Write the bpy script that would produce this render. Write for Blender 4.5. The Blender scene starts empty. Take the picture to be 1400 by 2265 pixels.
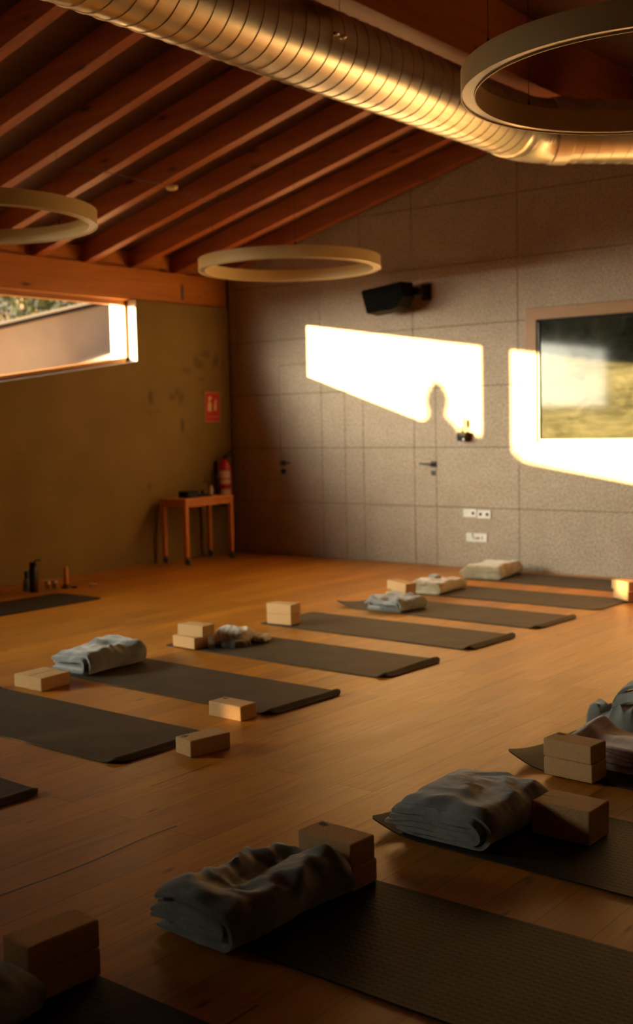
import bpy, bmesh, math, random
from mathutils import Vector, Matrix, noise
SC = bpy.context.scene
COL = SC.collection
PI = math.pi

# ------------------------------------------------------------------ camera
cam_data = bpy.data.cameras.new('camera')
cam_data.sensor_fit = 'HORIZONTAL'
cam_data.sensor_width = 36.0
cam_data.lens = 65.897
cam_data.clip_end = 400
cam_data.dof.use_dof = True
cam_data.dof.focus_distance = 4.2
cam_data.dof.aperture_fstop = 3.8
cam = bpy.data.objects.new('camera', cam_data)
COL.objects.link(cam)
_r = Vector((0.78603781, 0.61780484, -0.02148808))
_u = Vector((-0.02967958, 0.07243617, 0.99693135))
_f = Vector((-0.61746553, 0.78298798, -0.07527376))
cam.matrix_world = Matrix(((_r.x, _u.x, -_f.x, 9.06978567), (_r.y, _u.y, -_f.y, -9.95674882),
                           (_r.z, _u.z, -_f.z, 1.45551914), (0, 0, 0, 1)))
SC.camera = cam

# ------------------------------------------------------------------ sky, sun, exposure
SUN_STRENGTH = 100.0
SKY_STRENGTH = 0.70
GLOW_STRENGTH = 64.0     # bright evening sky round the low sun
world = bpy.data.worlds.new('evening_sky')
SC.world = world
world.use_nodes = True
wn = world.node_tree.nodes; wl = world.node_tree.links
wn.clear()
w_out = wn.new('ShaderNodeOutputWorld'); w_bg = wn.new('ShaderNodeBackground')
w_tc = wn.new('ShaderNodeTexCoord'); w_sep = wn.new('ShaderNodeSeparateXYZ'); w_ramp = wn.new('ShaderNodeValToRGB')
wl.new(w_tc.outputs['Generated'], w_sep.inputs[0]); wl.new(w_sep.outputs['Z'], w_ramp.inputs[0])
w_ramp.color_ramp.elements[0].position = 0.0; w_ramp.color_ramp.elements[0].color = (1.0, 0.74, 0.44, 1)
w_ramp.color_ramp.elements[1].position = 0.6; w_ramp.color_ramp.elements[1].color = (0.42, 0.55, 0.72, 1)
_e = w_ramp.color_ramp.elements.new(0.22); _e.color = (0.80, 0.74, 0.62, 1)
wl.new(w_ramp.outputs[0], w_bg.inputs[0]); w_bg.inputs[1].default_value = SKY_STRENGTH
w_dot = wn.new('ShaderNodeVectorMath'); w_dot.operation = 'DOT_PRODUCT'
w_nrm = wn.new('ShaderNodeVectorMath'); w_nrm.operation = 'NORMALIZE'
wl.new(w_tc.outputs['Generated'], w_nrm.inputs[0]); wl.new(w_nrm.outputs[0], w_dot.inputs[0])
w_dot.inputs[1].default_value = (-Vector((0.753, 1.0, -0.20)).normalized())
w_gr = wn.new('ShaderNodeValToRGB'); wl.new(w_dot.outputs['Value'], w_gr.inputs[0])
w_gr.color_ramp.interpolation = 'EASE'
w_gr.color_ramp.elements[0].position = 0.78; w_gr.color_ramp.elements[0].color = (0, 0, 0, 1)
w_gr.color_ramp.elements[1].position = 1.0; w_gr.color_ramp.elements[1].color = (1.0, 0.90, 0.72, 1)
_e = w_gr.color_ramp.elements.new(0.92); _e.color = (0.48, 0.44, 0.35, 1)
w_bg2 = wn.new('ShaderNodeBackground'); wl.new(w_gr.outputs[0], w_bg2.inputs[0]); w_bg2.inputs[1].default_value = GLOW_STRENGTH
w_add = wn.new('ShaderNodeAddShader'); wl.new(w_bg.outputs[0], w_add.inputs[0]); wl.new(w_bg2.outputs[0], w_add.inputs[1])
wl.new(w_add.outputs[0], w_out.inputs[0])

sun_data = bpy.data.lights.new('evening_sun', 'SUN')
sun_data.energy = SUN_STRENGTH
sun_data.angle = math.radians(0.53)
sun_data.color = (1.0, 0.62, 0.26)
sun = bpy.data.objects.new('evening_sun', sun_data)
COL.objects.link(sun)
SUN_DIR = Vector((0.753, 1.0, -0.1235)).normalized()
sun.rotation_euler = SUN_DIR.to_track_quat('-Z', 'Y').to_euler()
sun.location = (-12, -20, 6)

SC.view_settings.view_transform = 'Standard'
SC.view_settings.look = 'None'
SC.view_settings.gamma = 1.0
SC.view_settings.exposure = 0.1
SC.view_settings.use_curve_mapping = False
SC.cycles.use_denoising = True
SC.cycles.max_bounces = 12
SC.cycles.diffuse_bounces = 7
SC.cycles.glossy_bounces = 5
SC.cycles.transparent_max_bounces = 12
SC.cycles.sample_clamp_indirect = 8.0

# ------------------------------------------------------------------ helpers
class MB:
    """collects shapes, then links them as one mesh object"""
    def __init__(s): s.bm = bmesh.new()
    def faces(s, vs, fs, M=None):
        bv = [s.bm.verts.new((M @ Vector(v)) if M else v) for v in vs]
        for f in fs:
            try: s.bm.faces.new([bv[i] for i in f])
            except ValueError: pass
        return s
    def box(s, a, b, M=None):
        (x0, y0, z0), (x1, y1, z1) = a, b
        vs = [(x0,y0,z0),(x1,y0,z0),(x1,y1,z0),(x0,y1,z0),(x0,y0,z1),(x1,y0,z1),(x1,y1,z1),(x0,y1,z1)]
        return s.faces(vs, [(0,3,2,1),(4,5,6,7),(0,1,5,4),(1,2,6,5),(2,3,7,6),(3,0,4,7)], M)
    def prism(s, pts, ax, lo, hi, M=None):
        """polygon pts (2-D) extruded along axis ax; the 2-D axes are the other two in order"""
        def P(p, h):
            return {'x': (h, p[0], p[1]), 'y': (p[0], h, p[1]), 'z': (p[0], p[1], h)}[ax]
        n = len(pts)
        vs = [P(p, lo) for p in pts] + [P(p, hi) for p in pts]
        fs = [tuple(range(n)), tuple(range(2*n-1, n-1, -1))] + [(i, i+n, (i+1) % n + n, (i+1) % n) for i in range(n)]
        return s.faces(vs, fs, M)
    def tube(s, pts, r, seg=10, cap=True, close=False):
        pts = [Vector(p) for p in pts]; n = len(pts)
        rr = r if isinstance(r, (list, tuple)) else [r]*n
        rings = []
        N = None
        for i, p in enumerate(pts):
            if close: t = pts[(i+1) % n] - pts[i-1]
            else: t = pts[min(i+1, n-1)] - pts[max(i-1, 0)]
            t.normalize()
            if N is None:
                N = t.cross(Vector((0, 0, 1)))
                if N.length < 1e-3: N = t.cross(Vector((1, 0, 0)))
            N = (N - t*N.dot(t)).normalized()
            B = t.cross(N)
            rings.append([s.bm.verts.new(p + rr[i]*(math.cos(2*PI*k/seg)*N + math.sin(2*PI*k/seg)*B)) for k in range(seg)])
        m = n if close else n-1
        for i in range(m):
            a, b = rings[i], rings[(i+1) % n]
            for k in range(seg): s.bm.faces.new((a[k], a[(k+1) % seg], b[(k+1) % seg], b[k]))
        if cap and not close:
            s.bm.faces.new(rings[0][::-1]); s.bm.faces.new(rings[-1])
        return s
    def lathe(s, prof, c=(0,0,0), seg=24, M=None, close=False):
        """profile of (r, z) turned about the z axis"""
        rings = []
        for r, z in prof:
            if r < 1e-6: v = Vector((c[0], c[1], c[2]+z)); rings.append([s.bm.verts.new(M @ v if M else v)]); continue
            ring = []
            for k in range(seg):
                v = Vector((c[0]+r*math.cos(2*PI*k/seg), c[1]+r*math.sin(2*PI*k/seg), c[2]+z))
                ring.append(s.bm.verts.new(M @ v if M else v))
            rings.append(ring)
        m = len(rings) if close else len(rings)-1
        for i in range(m):
            a, b = rings[i], rings[(i+1) % len(rings)]
            if len(a) == 1 and len(b) == 1: continue
            for k in range(seg):
                k2 = (k+1) % seg
                if len(a) == 1: f = (a[0], b[k2], b[k])
                elif len(b) == 1: f = (a[k], a[k2], b[0])
                else: f = (a[k], a[k2], b[k2], b[k])
                s.bm.faces.new(f)
        return s
    def build(s, name, mat, parent=None, smooth=False, bevel=0.0, loc=None, rot=None, seg=2, angle=None):
        bmesh.ops.recalc_face_normals(s.bm, faces=s.bm.faces)
        me = bpy.data.meshes.new(name); s.bm.to_mesh(me); s.bm.free()
        me.materials.append(mat)
        if smooth:
            for p in me.polygons: p.use_smooth = True
            if angle:
                try: me.set_sharp_from_angle(angle=math.radians(angle))
                except Exception: pass
        o = bpy.data.objects.new(name, me); COL.objects.link(o)
        if parent: o.parent = parent
        if loc: o.location = loc
        if rot: o.rotation_euler = rot
        if bevel:
            m = o.modifiers.new('edge', 'BEVEL'); m.width = bevel; m.segments = seg; m.limit_method = 'ANGLE'
        return o

def empty(name, loc=(0,0,0), rz=0.0):
    o = bpy.data.objects.new(name, None); COL.objects.link(o)
    o.location = loc; o.rotation_euler = (0, 0, rz); o.empty_display_size = 0.1
    return o
def tag(o, label=None, cat=None, group=None, kind=None):
    if label: o['label'] = label
    if cat: o['category'] = cat
    if group: o['group'] = group
    if kind: o['kind'] = kind
    return o
def copy_tree(o, parent=None):
    c = o.copy(); COL.objects.link(c)
    if parent: c.parent = parent
    for ch in [x for x in COL.objects if x.parent == o]: copy_tree(ch, c)
    return c

# ------------------------------------------------------------------ materials
def new_mat(name):
    m = bpy.data.materials.new(name); m.use_nodes = True
    nt = m.node_tree; b = nt.nodes['Principled BSDF']
    return m, nt, b
def N(nt, t, **kw):
    n = nt.nodes.new(t)
    for k, v in kw.items():
        if k in n.inputs: n.inputs[k].default_value = v
        else: setattr(n, k, v)
    return n
def ramp(nt, stops):
    r = nt.nodes.new('ShaderNodeValToRGB'); el = r.color_ramp.elements
    el[0].position, el[0].color = stops[0][0], (*stops[0][1], 1)
    el[1].position, el[1].color = stops[-1][0], (*stops[-1][1], 1)
    for p, c in stops[1:-1]:
        e = el.new(p); e.color = (*c, 1)
    return r
def mth(nt, op, a, b=None, c=None):
    n = nt.nodes.new('ShaderNodeMath'); n.operation = op
    for i, v in enumerate((a, b, c)):
        if v is None: continue
        if isinstance(v, (int, float)): n.inputs[i].default_value = v
        else: nt.links.new(v, n.inputs[i])
    return n.outputs[0]
def mixc(nt, f, a, b, mode='MIX'):
    n = nt.nodes.new('ShaderNodeMix'); n.data_type = 'RGBA'; n.blend_type = mode
    if isinstance(f, (int, float)): n.inputs[0].default_value = f
    else: nt.links.new(f, n.inputs[0])
    for i, v in ((6, a), (7, b)):
        if isinstance(v, tuple): n.inputs[i].default_value = (*v, 1)
        else: nt.links.new(v, n.inputs[i])
    return n.outputs[2]
def coords(nt, scale=(1,1,1), kind='Object', rot=(0,0,0)):
    tc = nt.nodes.new('ShaderNodeTexCoord'); mp = nt.nodes.new('ShaderNodeMapping')
    mp.inputs['Scale'].default_value = scale; mp.inputs['Rotation'].default_value = rot
    nt.links.new(tc.outputs[kind], mp.inputs[0]); return mp.outputs[0]
def bump(nt, b, h, strength=0.3, dist=0.01):
    n = nt.nodes.new('ShaderNodeBump'); n.inputs['Strength'].default_value = strength; n.inputs['Distance'].default_value = dist
    nt.links.new(h, n.inputs['Height']); nt.links.new(n.outputs[0], b.inputs['Normal'])

def plain(name, col, rough=0.5, metal=0.0, var=0.12, scale=18, bmp=0.0, spec=0.5):
    m, nt, b = new_mat(name)
    v = coords(nt)
    nz = N(nt, 'ShaderNodeTexNoise', Scale=scale, Detail=4.0); nt.links.new(v, nz.inputs['Vector'])
    lo = tuple(c*(1-var) for c in col); hi = tuple(min(1, c*(1+var)) for c in col)
    r = ramp(nt, [(0.3, lo), (0.7, hi)]); nt.links.new(nz.outputs[0], r.inputs[0]); nt.links.new(r.outputs[0], b.inputs['Base Color'])
    b.inputs['Roughness'].default_value = rough; b.inputs['Metallic'].default_value = metal
    b.inputs['Specular IOR Level'].default_value = spec
    if bmp: bump(nt, b, nz.outputs[0], bmp, 0.004)
    return m

def wood(name, c0, c1, axis, rough=0.42, knots=True):
    """pine with grain running along axis"""
    m, nt, b = new_mat(name)
    sc = {'x': (0.6, 9, 9), 'y': (9, 0.6, 9), 'z': (9, 9, 0.6)}[axis]
    v = coords(nt, sc)
    nz = N(nt, 'ShaderNodeTexNoise', Scale=1.6, Detail=6.0, Roughness=0.62, Distortion=0.6); nt.links.new(v, nz.inputs['Vector'])
    r = ramp(nt, [(0.30, c0), (0.72, c1)]); nt.links.new(nz.outputs[0], r.inputs[0])
    col = r.outputs[0]
    if knots:
        sk = {'x': (1.5, 5.5, 5.5), 'y': (5.5, 1.5, 5.5), 'z': (5.5, 5.5, 1.5)}[axis]
        v2 = coords(nt, sk)
        vo = N(nt, 'ShaderNodeTexVoronoi', Scale=1.15); nt.links.new(v2, vo.inputs['Vector'])
        rk = ramp(nt, [(0.05, (1,1,1)), (0.15, (0,0,0))]); nt.links.new(vo.outputs['Distance'], rk.inputs[0])
        col = mixc(nt, rk.outputs[0], col, tuple(c*0.28 for c in c0))
    nt.links.new(col, b.inputs['Base Color'])
    b.inputs['Roughness'].default_value = rough
    bump(nt, b, nz.outputs[0], 0.12, 0.004)
    return m

def mat_floor():
    m, nt, b = new_mat('oak_floorboards'); L = nt.links
    tc = N(nt, 'ShaderNodeTexCoord'); sp = N(nt, 'ShaderNodeSeparateXYZ'); L.new(tc.outputs['Object'], sp.inputs[0])
    cb = N(nt, 'ShaderNodeCombineXYZ'); L.new(sp.outputs['Y'], cb.inputs['X']); L.new(mth(nt, 'ADD', sp.outputs['X'], 0.035), cb.inputs['Y'])
    br = N(nt, 'ShaderNodeTexBrick'); br.offset = 0.37; br.offset_frequency = 2; br.squash = 1.0
    L.new(cb.outputs[0], br.inputs['Vector'])
    for k, v in (('Scale', 1.0), ('Mortar Size', 0.0016), ('Mortar Smooth', 0.4), ('Bias', 0.0), ('Brick Width', 2.1), ('Row Height', 0.18)):
        br.inputs[k].default_value = v
    br.inputs['Color1'].default_value = (0.0, 0.0, 0.0, 1); br.inputs['Color2'].default_value = (1, 1, 1, 1); br.inputs['Mortar'].default_value = (0.5, 0.5, 0.5, 1)
    # grain, shifted per board
    sh = N(nt, 'ShaderNodeVectorMath', operation='MULTIPLY_ADD')
    L.new(br.outputs['Color'], sh.inputs[0]); sh.inputs[1].default_value = (7.3, 3.1, 5.7); L.new(tc.outputs['Object'], sh.inputs[2])
    mp = N(nt, 'ShaderNodeMapping'); mp.inputs['Scale'].default_value = (16, 1.3, 16); L.new(sh.outputs[0], mp.inputs[0])
    g = N(nt, 'ShaderNodeTexNoise', Scale=1.5, Detail=7.0, Roughness=0.6, Distortion=1.2); L.new(mp.outputs[0], g.inputs['Vector'])
    mp2 = N(nt, 'ShaderNodeMapping'); mp2.inputs['Scale'].default_value = (3.2, 0.9, 1); L.new(sh.outputs[0], mp2.inputs[0])
    g2 = N(nt, 'ShaderNodeTexNoise', Scale=1.6, Detail=3.0); L.new(mp2.outputs[0], g2.inputs['Vector'])
    f = mth(nt, 'ADD', mth(nt, 'MULTIPLY', g.outputs[0], 0.55), mth(nt, 'MULTIPLY', g2.outputs[0], 0.45))
    r = ramp(nt, [(0.30, (0.27, 0.088, 0.007)), (0.5, (0.42, 0.162, 0.012)), (0.72, (0.53, 0.228, 0.020))]); L.new(f, r.inputs[0])
    tone = N(nt, 'ShaderNodeHueSaturation'); L.new(r.outputs[0], tone.inputs['Color'])
    sc_ = N(nt, 'ShaderNodeSeparateColor'); L.new(br.outputs['Color'], sc_.inputs[0])
    L.new(mth(nt, 'MULTIPLY_ADD', sc_.outputs[0], 0.34, 0.83), tone.inputs['Value'])
    # knots and short checks
    mp3 = N(nt, 'ShaderNodeMapping'); mp3.inputs['Scale'].default_value = (5.0, 2.2, 1); L.new(sh.outputs[0], mp3.inputs[0])
    vo = N(nt, 'ShaderNodeTexVoronoi', Scale=0.95); L.new(mp3.outputs[0], vo.inputs['Vector'])
    wob = mth(nt, 'ADD', vo.outputs['Distance'], mth(nt, 'MULTIPLY', mth(nt, 'SUBTRACT', g.outputs[0], 0.5), 0.22))
    rk = ramp(nt, [(0.015, (1, 1, 1)), (0.085, (0, 0, 0))]); L.new(wob, rk.inputs[0])
    c1 = mixc(nt, mth(nt, 'MULTIPLY', rk.outputs[0], 0.8), tone.outputs[0], (0.045, 0.014, 0.004))
    # two open board gaps
    def gap(x0, wig, y0, y1, w):
        wave = mth(nt, 'MULTIPLY', mth(nt, 'SINE', mth(nt, 'MULTIPLY', sp.outputs['Y'], 9.0)), wig)
        d = mth(nt, 'ABSOLUTE', mth(nt, 'SUBTRACT', mth(nt, 'SUBTRACT', sp.outputs['X'], x0), wave))
        a = mth(nt, 'LESS_THAN', d, w)
        inside = mth(nt, 'MULTIPLY', mth(nt, 'GREATER_THAN', sp.outputs['Y'], y0), mth(nt, 'LESS_THAN', sp.outputs['Y'], y1))
        return mth(nt, 'MULTIPLY', a, inside)
    gp = mth(nt, 'MAXIMUM', mth(nt, 'MAXIMUM', gap(6.083, 0.009, -8.1, -7.03, 0.005), gap(5.655, 0.002, -6.76, -6.39, 0.0028)), gap(7.19, 0.003, -8.1, -7.85, 0.003))
    edge = mth(nt, 'MAXIMUM', mth(nt, 'MULTIPLY', br.outputs['Fac'], 0.75), gp)
    c2 = mixc(nt, edge, c1, (0.02, 0.006, 0.002))
    L.new(c2, b.inputs['Base Color'])
    rr = N(nt, 'ShaderNodeMapRange'); rr.inputs['To Min'].default_value = 0.34; rr.inputs['To Max'].default_value = 0.46; L.new(g2.outputs[0], rr.inputs[0])
    L.new(rr.outputs[0], b.inputs['Roughness'])
    b.inputs['Specular IOR Level'].default_value = 0.32
    hgt = mth(nt, 'SUBTRACT', mth(nt, 'MULTIPLY', g2.outputs[0], 0.25), mth(nt, 'MULTIPLY', edge, 1.0))
    bump(nt, b, hgt, 0.35, 0.004)
    return m

def mat_panel():
    m, nt, b = new_mat('wood_wool_panel'); L = nt.links
    v = coords(nt)
    n1 = N(nt, 'ShaderNodeTexNoise', Scale=62.0, Detail=3.0, Roughness=0.75); L.new(v, n1.inputs['Vector'])
    n2 = N(nt, 'ShaderNodeTexNoise', Scale=4.0, Detail=4.0); L.new(v, n2.inputs['Vector'])
    r = ramp(nt, [(0.38, (0.21, 0.155, 0.11)), (0.47, (0.40, 0.318, 0.245)), (0.62, (0.53, 0.435, 0.345))]); L.new(n1.outputs[0], r.inputs[0])
    r2 = ramp(nt, [(0.3, (0.90, 0.88, 0.86)), (0.7, (1, 1, 1))]); L.new(n2.outputs[0], r2.inputs[0])
    L.new(mixc(nt, 1.0, r.outputs[0], r2.outputs[0], 'MULTIPLY'), b.inputs['Base Color'])
    b.inputs['Roughness'].default_value = 0.9; b.inputs['Specular IOR Level'].default_value = 0.2
    bump(nt, b, n1.outputs[0], 0.5, 0.004)
    return m

def mat_olive():
    m, nt, b = new_mat('olive_earth_plaster'); L = nt.links
    tc = N(nt, 'ShaderNodeTexCoord'); v = tc.outputs['Object']
    n1 = N(nt, 'ShaderNodeTexNoise', Scale=1.4, Detail=6.0); L.new(v, n1.inputs['Vector'])
    n2 = N(nt, 'ShaderNodeTexNoise', Scale=60.0, Detail=3.0); L.new(v, n2.inputs['Vector'])
    r = ramp(nt, [(0.3, (0.190, 0.127, 0.034)), (0.7, (0.245, 0.167, 0.050))]); L.new(n1.outputs[0], r.inputs[0])
    col = r.outputs[0]
    # scuffed stains: worn marks of their own shape, near the corner
    sp = N(nt, 'ShaderNodeSeparateXYZ'); L.new(v, sp.inputs[0])
    nw = N(nt, 'ShaderNodeTexNoise', Scale=7.0, Detail=5.0, Roughness=0.7); L.new(v, nw.inputs['Vector'])
    total = None
    for (y, z, ry, rz, k) in ((-1.29,1.78,.03,.09,.9),(-1.29,1.62,.05,.03,.5),(-1.20,1.64,.10,.03,.45),(-.96,1.79,.06,.05,.75),(-.90,1.84,.05,.05,.7),(-.85,1.78,.05,.07,.6),
                         (-.83,1.47,.025,.09,.8),(-.70,2.08,.12,.035,.45),(-.55,2.16,.09,.07,.7),(-.43,2.26,.10,.05,.7),(-.50,1.99,.07,.04,.55),(-.27,2.20,.06,.08,.7),(-.15,2.18,.04,.09,.6),(-.50,1.85,.02,.04,.6),(-1.35,.83,.03,.05,.5)):
        dy = mth(nt, 'DIVIDE', mth(nt, 'SUBTRACT', sp.outputs['Y'], y), ry); dz = mth(nt, 'DIVIDE', mth(nt, 'SUBTRACT', sp.outputs['Z'], z), rz)
        d = mth(nt, 'SQRT', mth(nt, 'ADD', mth(nt, 'MULTIPLY', dy, dy), mth(nt, 'MULTIPLY', dz, dz)))
        d = mth(nt, 'ADD', d, mth(nt, 'MULTIPLY', mth(nt, 'SUBTRACT', nw.outputs[0], 0.5), 3.2))
        mr = N(nt, 'ShaderNodeMapRange'); L.new(d, mr.inputs[0])
        mr.inputs[1].default_value = 0.3; mr.inputs[2].default_value = 1.25; mr.inputs[3].default_value = k; mr.inputs[4].default_value = 0.0
        total = mr.outputs[0] if total is None else mth(nt, 'MAXIMUM', total, mr.outputs[0])
    col = mixc(nt, mth(nt, 'MULTIPLY', total, 0.75), col, (0.07, 0.045, 0.02))
    L.new(col, b.inputs['Base Color'])
    b.inputs['Roughness'].default_value = 0.75; b.inputs['Specular IOR Level'].default_value = 0.3
    bump(nt, b, n2.outputs[0], 0.15, 0.003)
    return m

def mat_metal():
    m, nt, b = new_mat('galvanised_steel'); L = nt.links
    v = coords(nt, (14, 1.2, 14))
    n1 = N(nt, 'ShaderNodeTexNoise', Scale=2.0, Detail=4.0); L.new(v, n1.inputs['Vector'])
    v2 = coords(nt)
    n2 = N(nt, 'ShaderNodeTexNoise', Scale=5.0, Detail=3.0); L.new(v2, n2.inputs['Vector'])
    r = ramp(nt, [(0.3, (0.70, 0.68, 0.58)), (0.7, (0.82, 0.80, 0.70))]); L.new(n1.outputs[0], r.inputs[0]); L.new(r.outputs[0], b.inputs['Base Color'])
    b.inputs['Metallic'].default_value = 1.0
    mr = N(nt, 'ShaderNodeMapRange'); mr.inputs['To Min'].default_value = 0.26; mr.inputs['To Max'].default_value = 0.38; L.new(n2.outputs[0], mr.inputs[0]); L.new(mr.outputs[0], b.inputs['Roughness'])
    bump(nt, b, n2.outputs[0], 0.03, 0.02)
    return m

def mat_cork(name, k=1.0):
    m, nt, b = new_mat(name); L = nt.links
    v = coords(nt)
    n1 = N(nt, 'ShaderNodeTexNoise', Scale=420.0, Detail=2.0, Roughness=0.75); L.new(v, n1.inputs['Vector'])
    vo = N(nt, 'ShaderNodeTexVoronoi', Scale=330.0); L.new(v, vo.inputs['Vector'])
    r = ramp(nt, [(0.26, (0.24*k, 0.125*k, 0.045*k)), (0.42, (0.56*k, 0.345*k, 0.155*k)), (0.70, (0.70*k, 0.46*k, 0.23*k))]); L.new(n1.outputs[0], r.inputs[0])
    c = mixc(nt, 0.30, r.outputs[0], vo.outputs['Color'], 'SOFT_LIGHT')
    L.new(c, b.inputs['Base Color']); b.inputs['Roughness'].default_value = 0.85; b.inputs['Specular IOR Level'].default_value = 0.25
    bump(nt, b, n1.outputs[0], 0.35, 0.002)
    return m

def mat_mat(name, col):
    m, nt, b = new_mat(name); L = nt.links
    tc = N(nt, 'ShaderNodeTexCoord'); sp = N(nt, 'ShaderNodeSeparateXYZ'); L.new(tc.outputs['Object'], sp.inputs[0])
    sx = mth(nt, 'SINE', mth(nt, 'MULTIPLY', sp.outputs['X'], 2*PI/0.024)); sy = mth(nt, 'SINE', mth(nt, 'MULTIPLY', sp.outputs['Y'], 2*PI/0.024))
    h = mth(nt, 'MAXIMUM', sx, sy)
    n1 = N(nt, 'ShaderNodeTexNoise', Scale=5.0, Detail=5.0); L.new(tc.outputs['Object'], n1.inputs['Vector'])
    r = ramp(nt, [(0.3, tuple(c*0.8 for c in col)), (0.7, tuple(c*1.25 for c in col))]); L.new(n1.outputs[0], r.inputs[0])
    dk = mth(nt, 'MULTIPLY_ADD', h, 0.10, 0.82)
    cc = N(nt, 'ShaderNodeCombineColor'); [L.new(dk, cc.inputs[i]) for i in range(3)]
    L.new(mixc(nt, 1.0, r.outputs[0], cc.outputs[0], 'MULTIPLY'), b.inputs['Base Color'])
    b.inputs['Roughness'].default_value = 0.62; b.inputs['Specular IOR Level'].default_value = 0.22
    bump(nt, b, h, 0.22, 0.0012)
    return m

def mat_cloth(name, col, stripes=None, sheen=0.7):
    m, nt, b = new_mat(name); L = nt.links
    tc = N(nt, 'ShaderNodeTexCoord')
    n1 = N(nt, 'ShaderNodeTexNoise', Scale=14.0, Detail=6.0, Roughness=0.65); L.new(tc.outputs['Object'], n1.inputs['Vector'])
    n2 = N(nt, 'ShaderNodeTexNoise', Scale=420.0, Detail=2.0); L.new(tc.outputs['Object'], n2.inputs['Vector'])
    r = ramp(nt, [(0.3, tuple(c*0.72 for c in col)), (0.7, tuple(c*1.18 for c in col))]); L.new(n1.outputs[0], r.inputs[0])
    c = r.outputs[0]
    if stripes:
        sp = N(nt, 'ShaderNodeSeparateXYZ'); L.new(tc.outputs['Object'], sp.inputs[0])
        w = mth(nt, 'SINE', mth(nt, 'MULTIPLY', mth(nt, 'ADD', sp.outputs['X'], mth(nt, 'MULTIPLY', sp.outputs['Z'], 0.7)), 2*PI/stripes[0]))
        c = mixc(nt, mth(nt, 'GREATER_THAN', w, 0.35), c, stripes[1])
    L.new(c, b.inputs['Base Color'])
    b.inputs['Roughness'].default_value = 0.95; b.inputs['Specular IOR Level'].default_value = 0.15
    b.inputs['Sheen Weight'].default_value = sheen; b.inputs['Sheen Roughness'].default_value = 0.5
    hh = mth(nt, 'ADD', mth(nt, 'MULTIPLY', n2.outputs[0], 0.35), n1.outputs[0])
    bump(nt, b, hh, 0.5, 0.006)
    return m

def mat_glass(name, tint=(0.96, 0.98, 0.96), rough=0.0):
    m, nt, b = new_mat(name); L = nt.links
    nt.nodes.remove(b); out = nt.nodes['Material Output']
    tr = N(nt, 'ShaderNodeBsdfTransparent'); tr.inputs[0].default_value = (*tint, 1)
    gl = N(nt, 'ShaderNodeBsdfGlossy'); gl.inputs['Roughness'].default_value = rough
    fr = N(nt, 'ShaderNodeFresnel'); fr.inputs[0].default_value = 1.45
    geo = N(nt, 'ShaderNodeNewGeometry'); front = mth(nt, 'SUBTRACT', 1.0, geo.outputs['Backfacing'])
    mx = N(nt, 'ShaderNodeMixShader'); L.new(mth(nt, 'MULTIPLY', fr.outputs[0], front), mx.inputs[0]); L.new(tr.outputs[0], mx.inputs[1]); L.new(gl.outputs[0], mx.inputs[2])
    L.new(mx.outputs[0], out.inputs[0])
    return m

def mat_dusty_glass():
    m, nt, b = new_mat('dusty_dark_glass'); L = nt.links
    v = coords(nt, (1, 1, 1))
    n1 = N(nt, 'ShaderNodeTexNoise', Scale=2.2, Detail=6.0, Roughness=0.6, Distortion=1.8); L.new(v, n1.inputs['Vector'])
    vs = coords(nt, (3, 3, 24), rot=(0, 0.9, 0))
    n2 = N(nt, 'ShaderNodeTexNoise', Scale=1.4, Detail=5.0, Distortion=0.5); L.new(vs, n2.inputs['Vector'])
    f = mth(nt, 'ADD', mth(nt, 'MULTIPLY', n1.outputs[0], 0.7), mth(nt, 'MULTIPLY', n2.outputs[0], 0.3))
    r = ramp(nt, [(0.35, (0.010, 0.011, 0.007)), (0.66, (0.040, 0.042, 0.028))]); L.new(f, r.inputs[0]); L.new(r.outputs[0], b.inputs['Base Color'])
    b.inputs['Roughness'].default_value = 0.06
    b.inputs['Specular IOR Level'].default_value = 0.5
    b.inputs['IOR'].default_value = 1.28
    return m

def mat_foliage(name, c0, c1):
    m, nt, b = new_mat(name); L = nt.links
    v = coords(nt); n1 = N(nt, 'ShaderNodeTexNoise', Scale=1.6, Detail=3.0); L.new(v, n1.inputs['Vector'])
    r = ramp(nt, [(0.35, c0), (0.65, c1)]); L.new(n1.outputs[0], r.inputs[0]); L.new(r.outputs[0], b.inputs['Base Color'])
    b.inputs['Roughness'].default_value = 0.6
    tl = N(nt, 'ShaderNodeBsdfTranslucent'); L.new(r.outputs[0], tl.inputs[0])
    mx = N(nt, 'ShaderNodeMixShader'); mx.inputs[0].default_value = 0.4
    L.new(b.outputs[0], mx.inputs[1]); L.new(tl.outputs[0], mx.inputs[2]); L.new(mx.outputs[0], nt.nodes['Material Output'].inputs[0])
    return m

M_FLOOR = mat_floor(); M_PANEL = mat_panel(); M_OLIVE = mat_olive(); M_METAL = mat_metal()
M_RAFT = wood('shaded_pine_rafter', (0.26, 0.060, 0.009), (0.42, 0.110, 0.018), 'x', 0.5)  # same pine as the eaves beam; the dimmer light is in the colour
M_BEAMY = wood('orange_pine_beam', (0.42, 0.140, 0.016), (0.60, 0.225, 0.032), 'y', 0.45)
M_RIDGE = wood('shaded_pine_ridge', (0.29, 0.070, 0.011), (0.43, 0.120, 0.020), 'y', 0.5)  # ridge pine darkened and reddened likewise, shade put into its colour
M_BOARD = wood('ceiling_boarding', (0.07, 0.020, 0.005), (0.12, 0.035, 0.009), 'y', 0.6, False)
M_FRAMEX = wood('oak_frame_lengthwise', (0.25, 0.105, 0.022), (0.33, 0.145, 0.034), 'x', 0.5, False)
M_FRAMEZ = wood('oak_frame_upright', (0.25, 0.105, 0.022), (0.33, 0.145, 0.034), 'z', 0.5, False)
M_PINEY = wood('pine_window_frame', (0.34, 0.140, 0.030), (0.46, 0.200, 0.050), 'y', 0.5, False)
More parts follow.
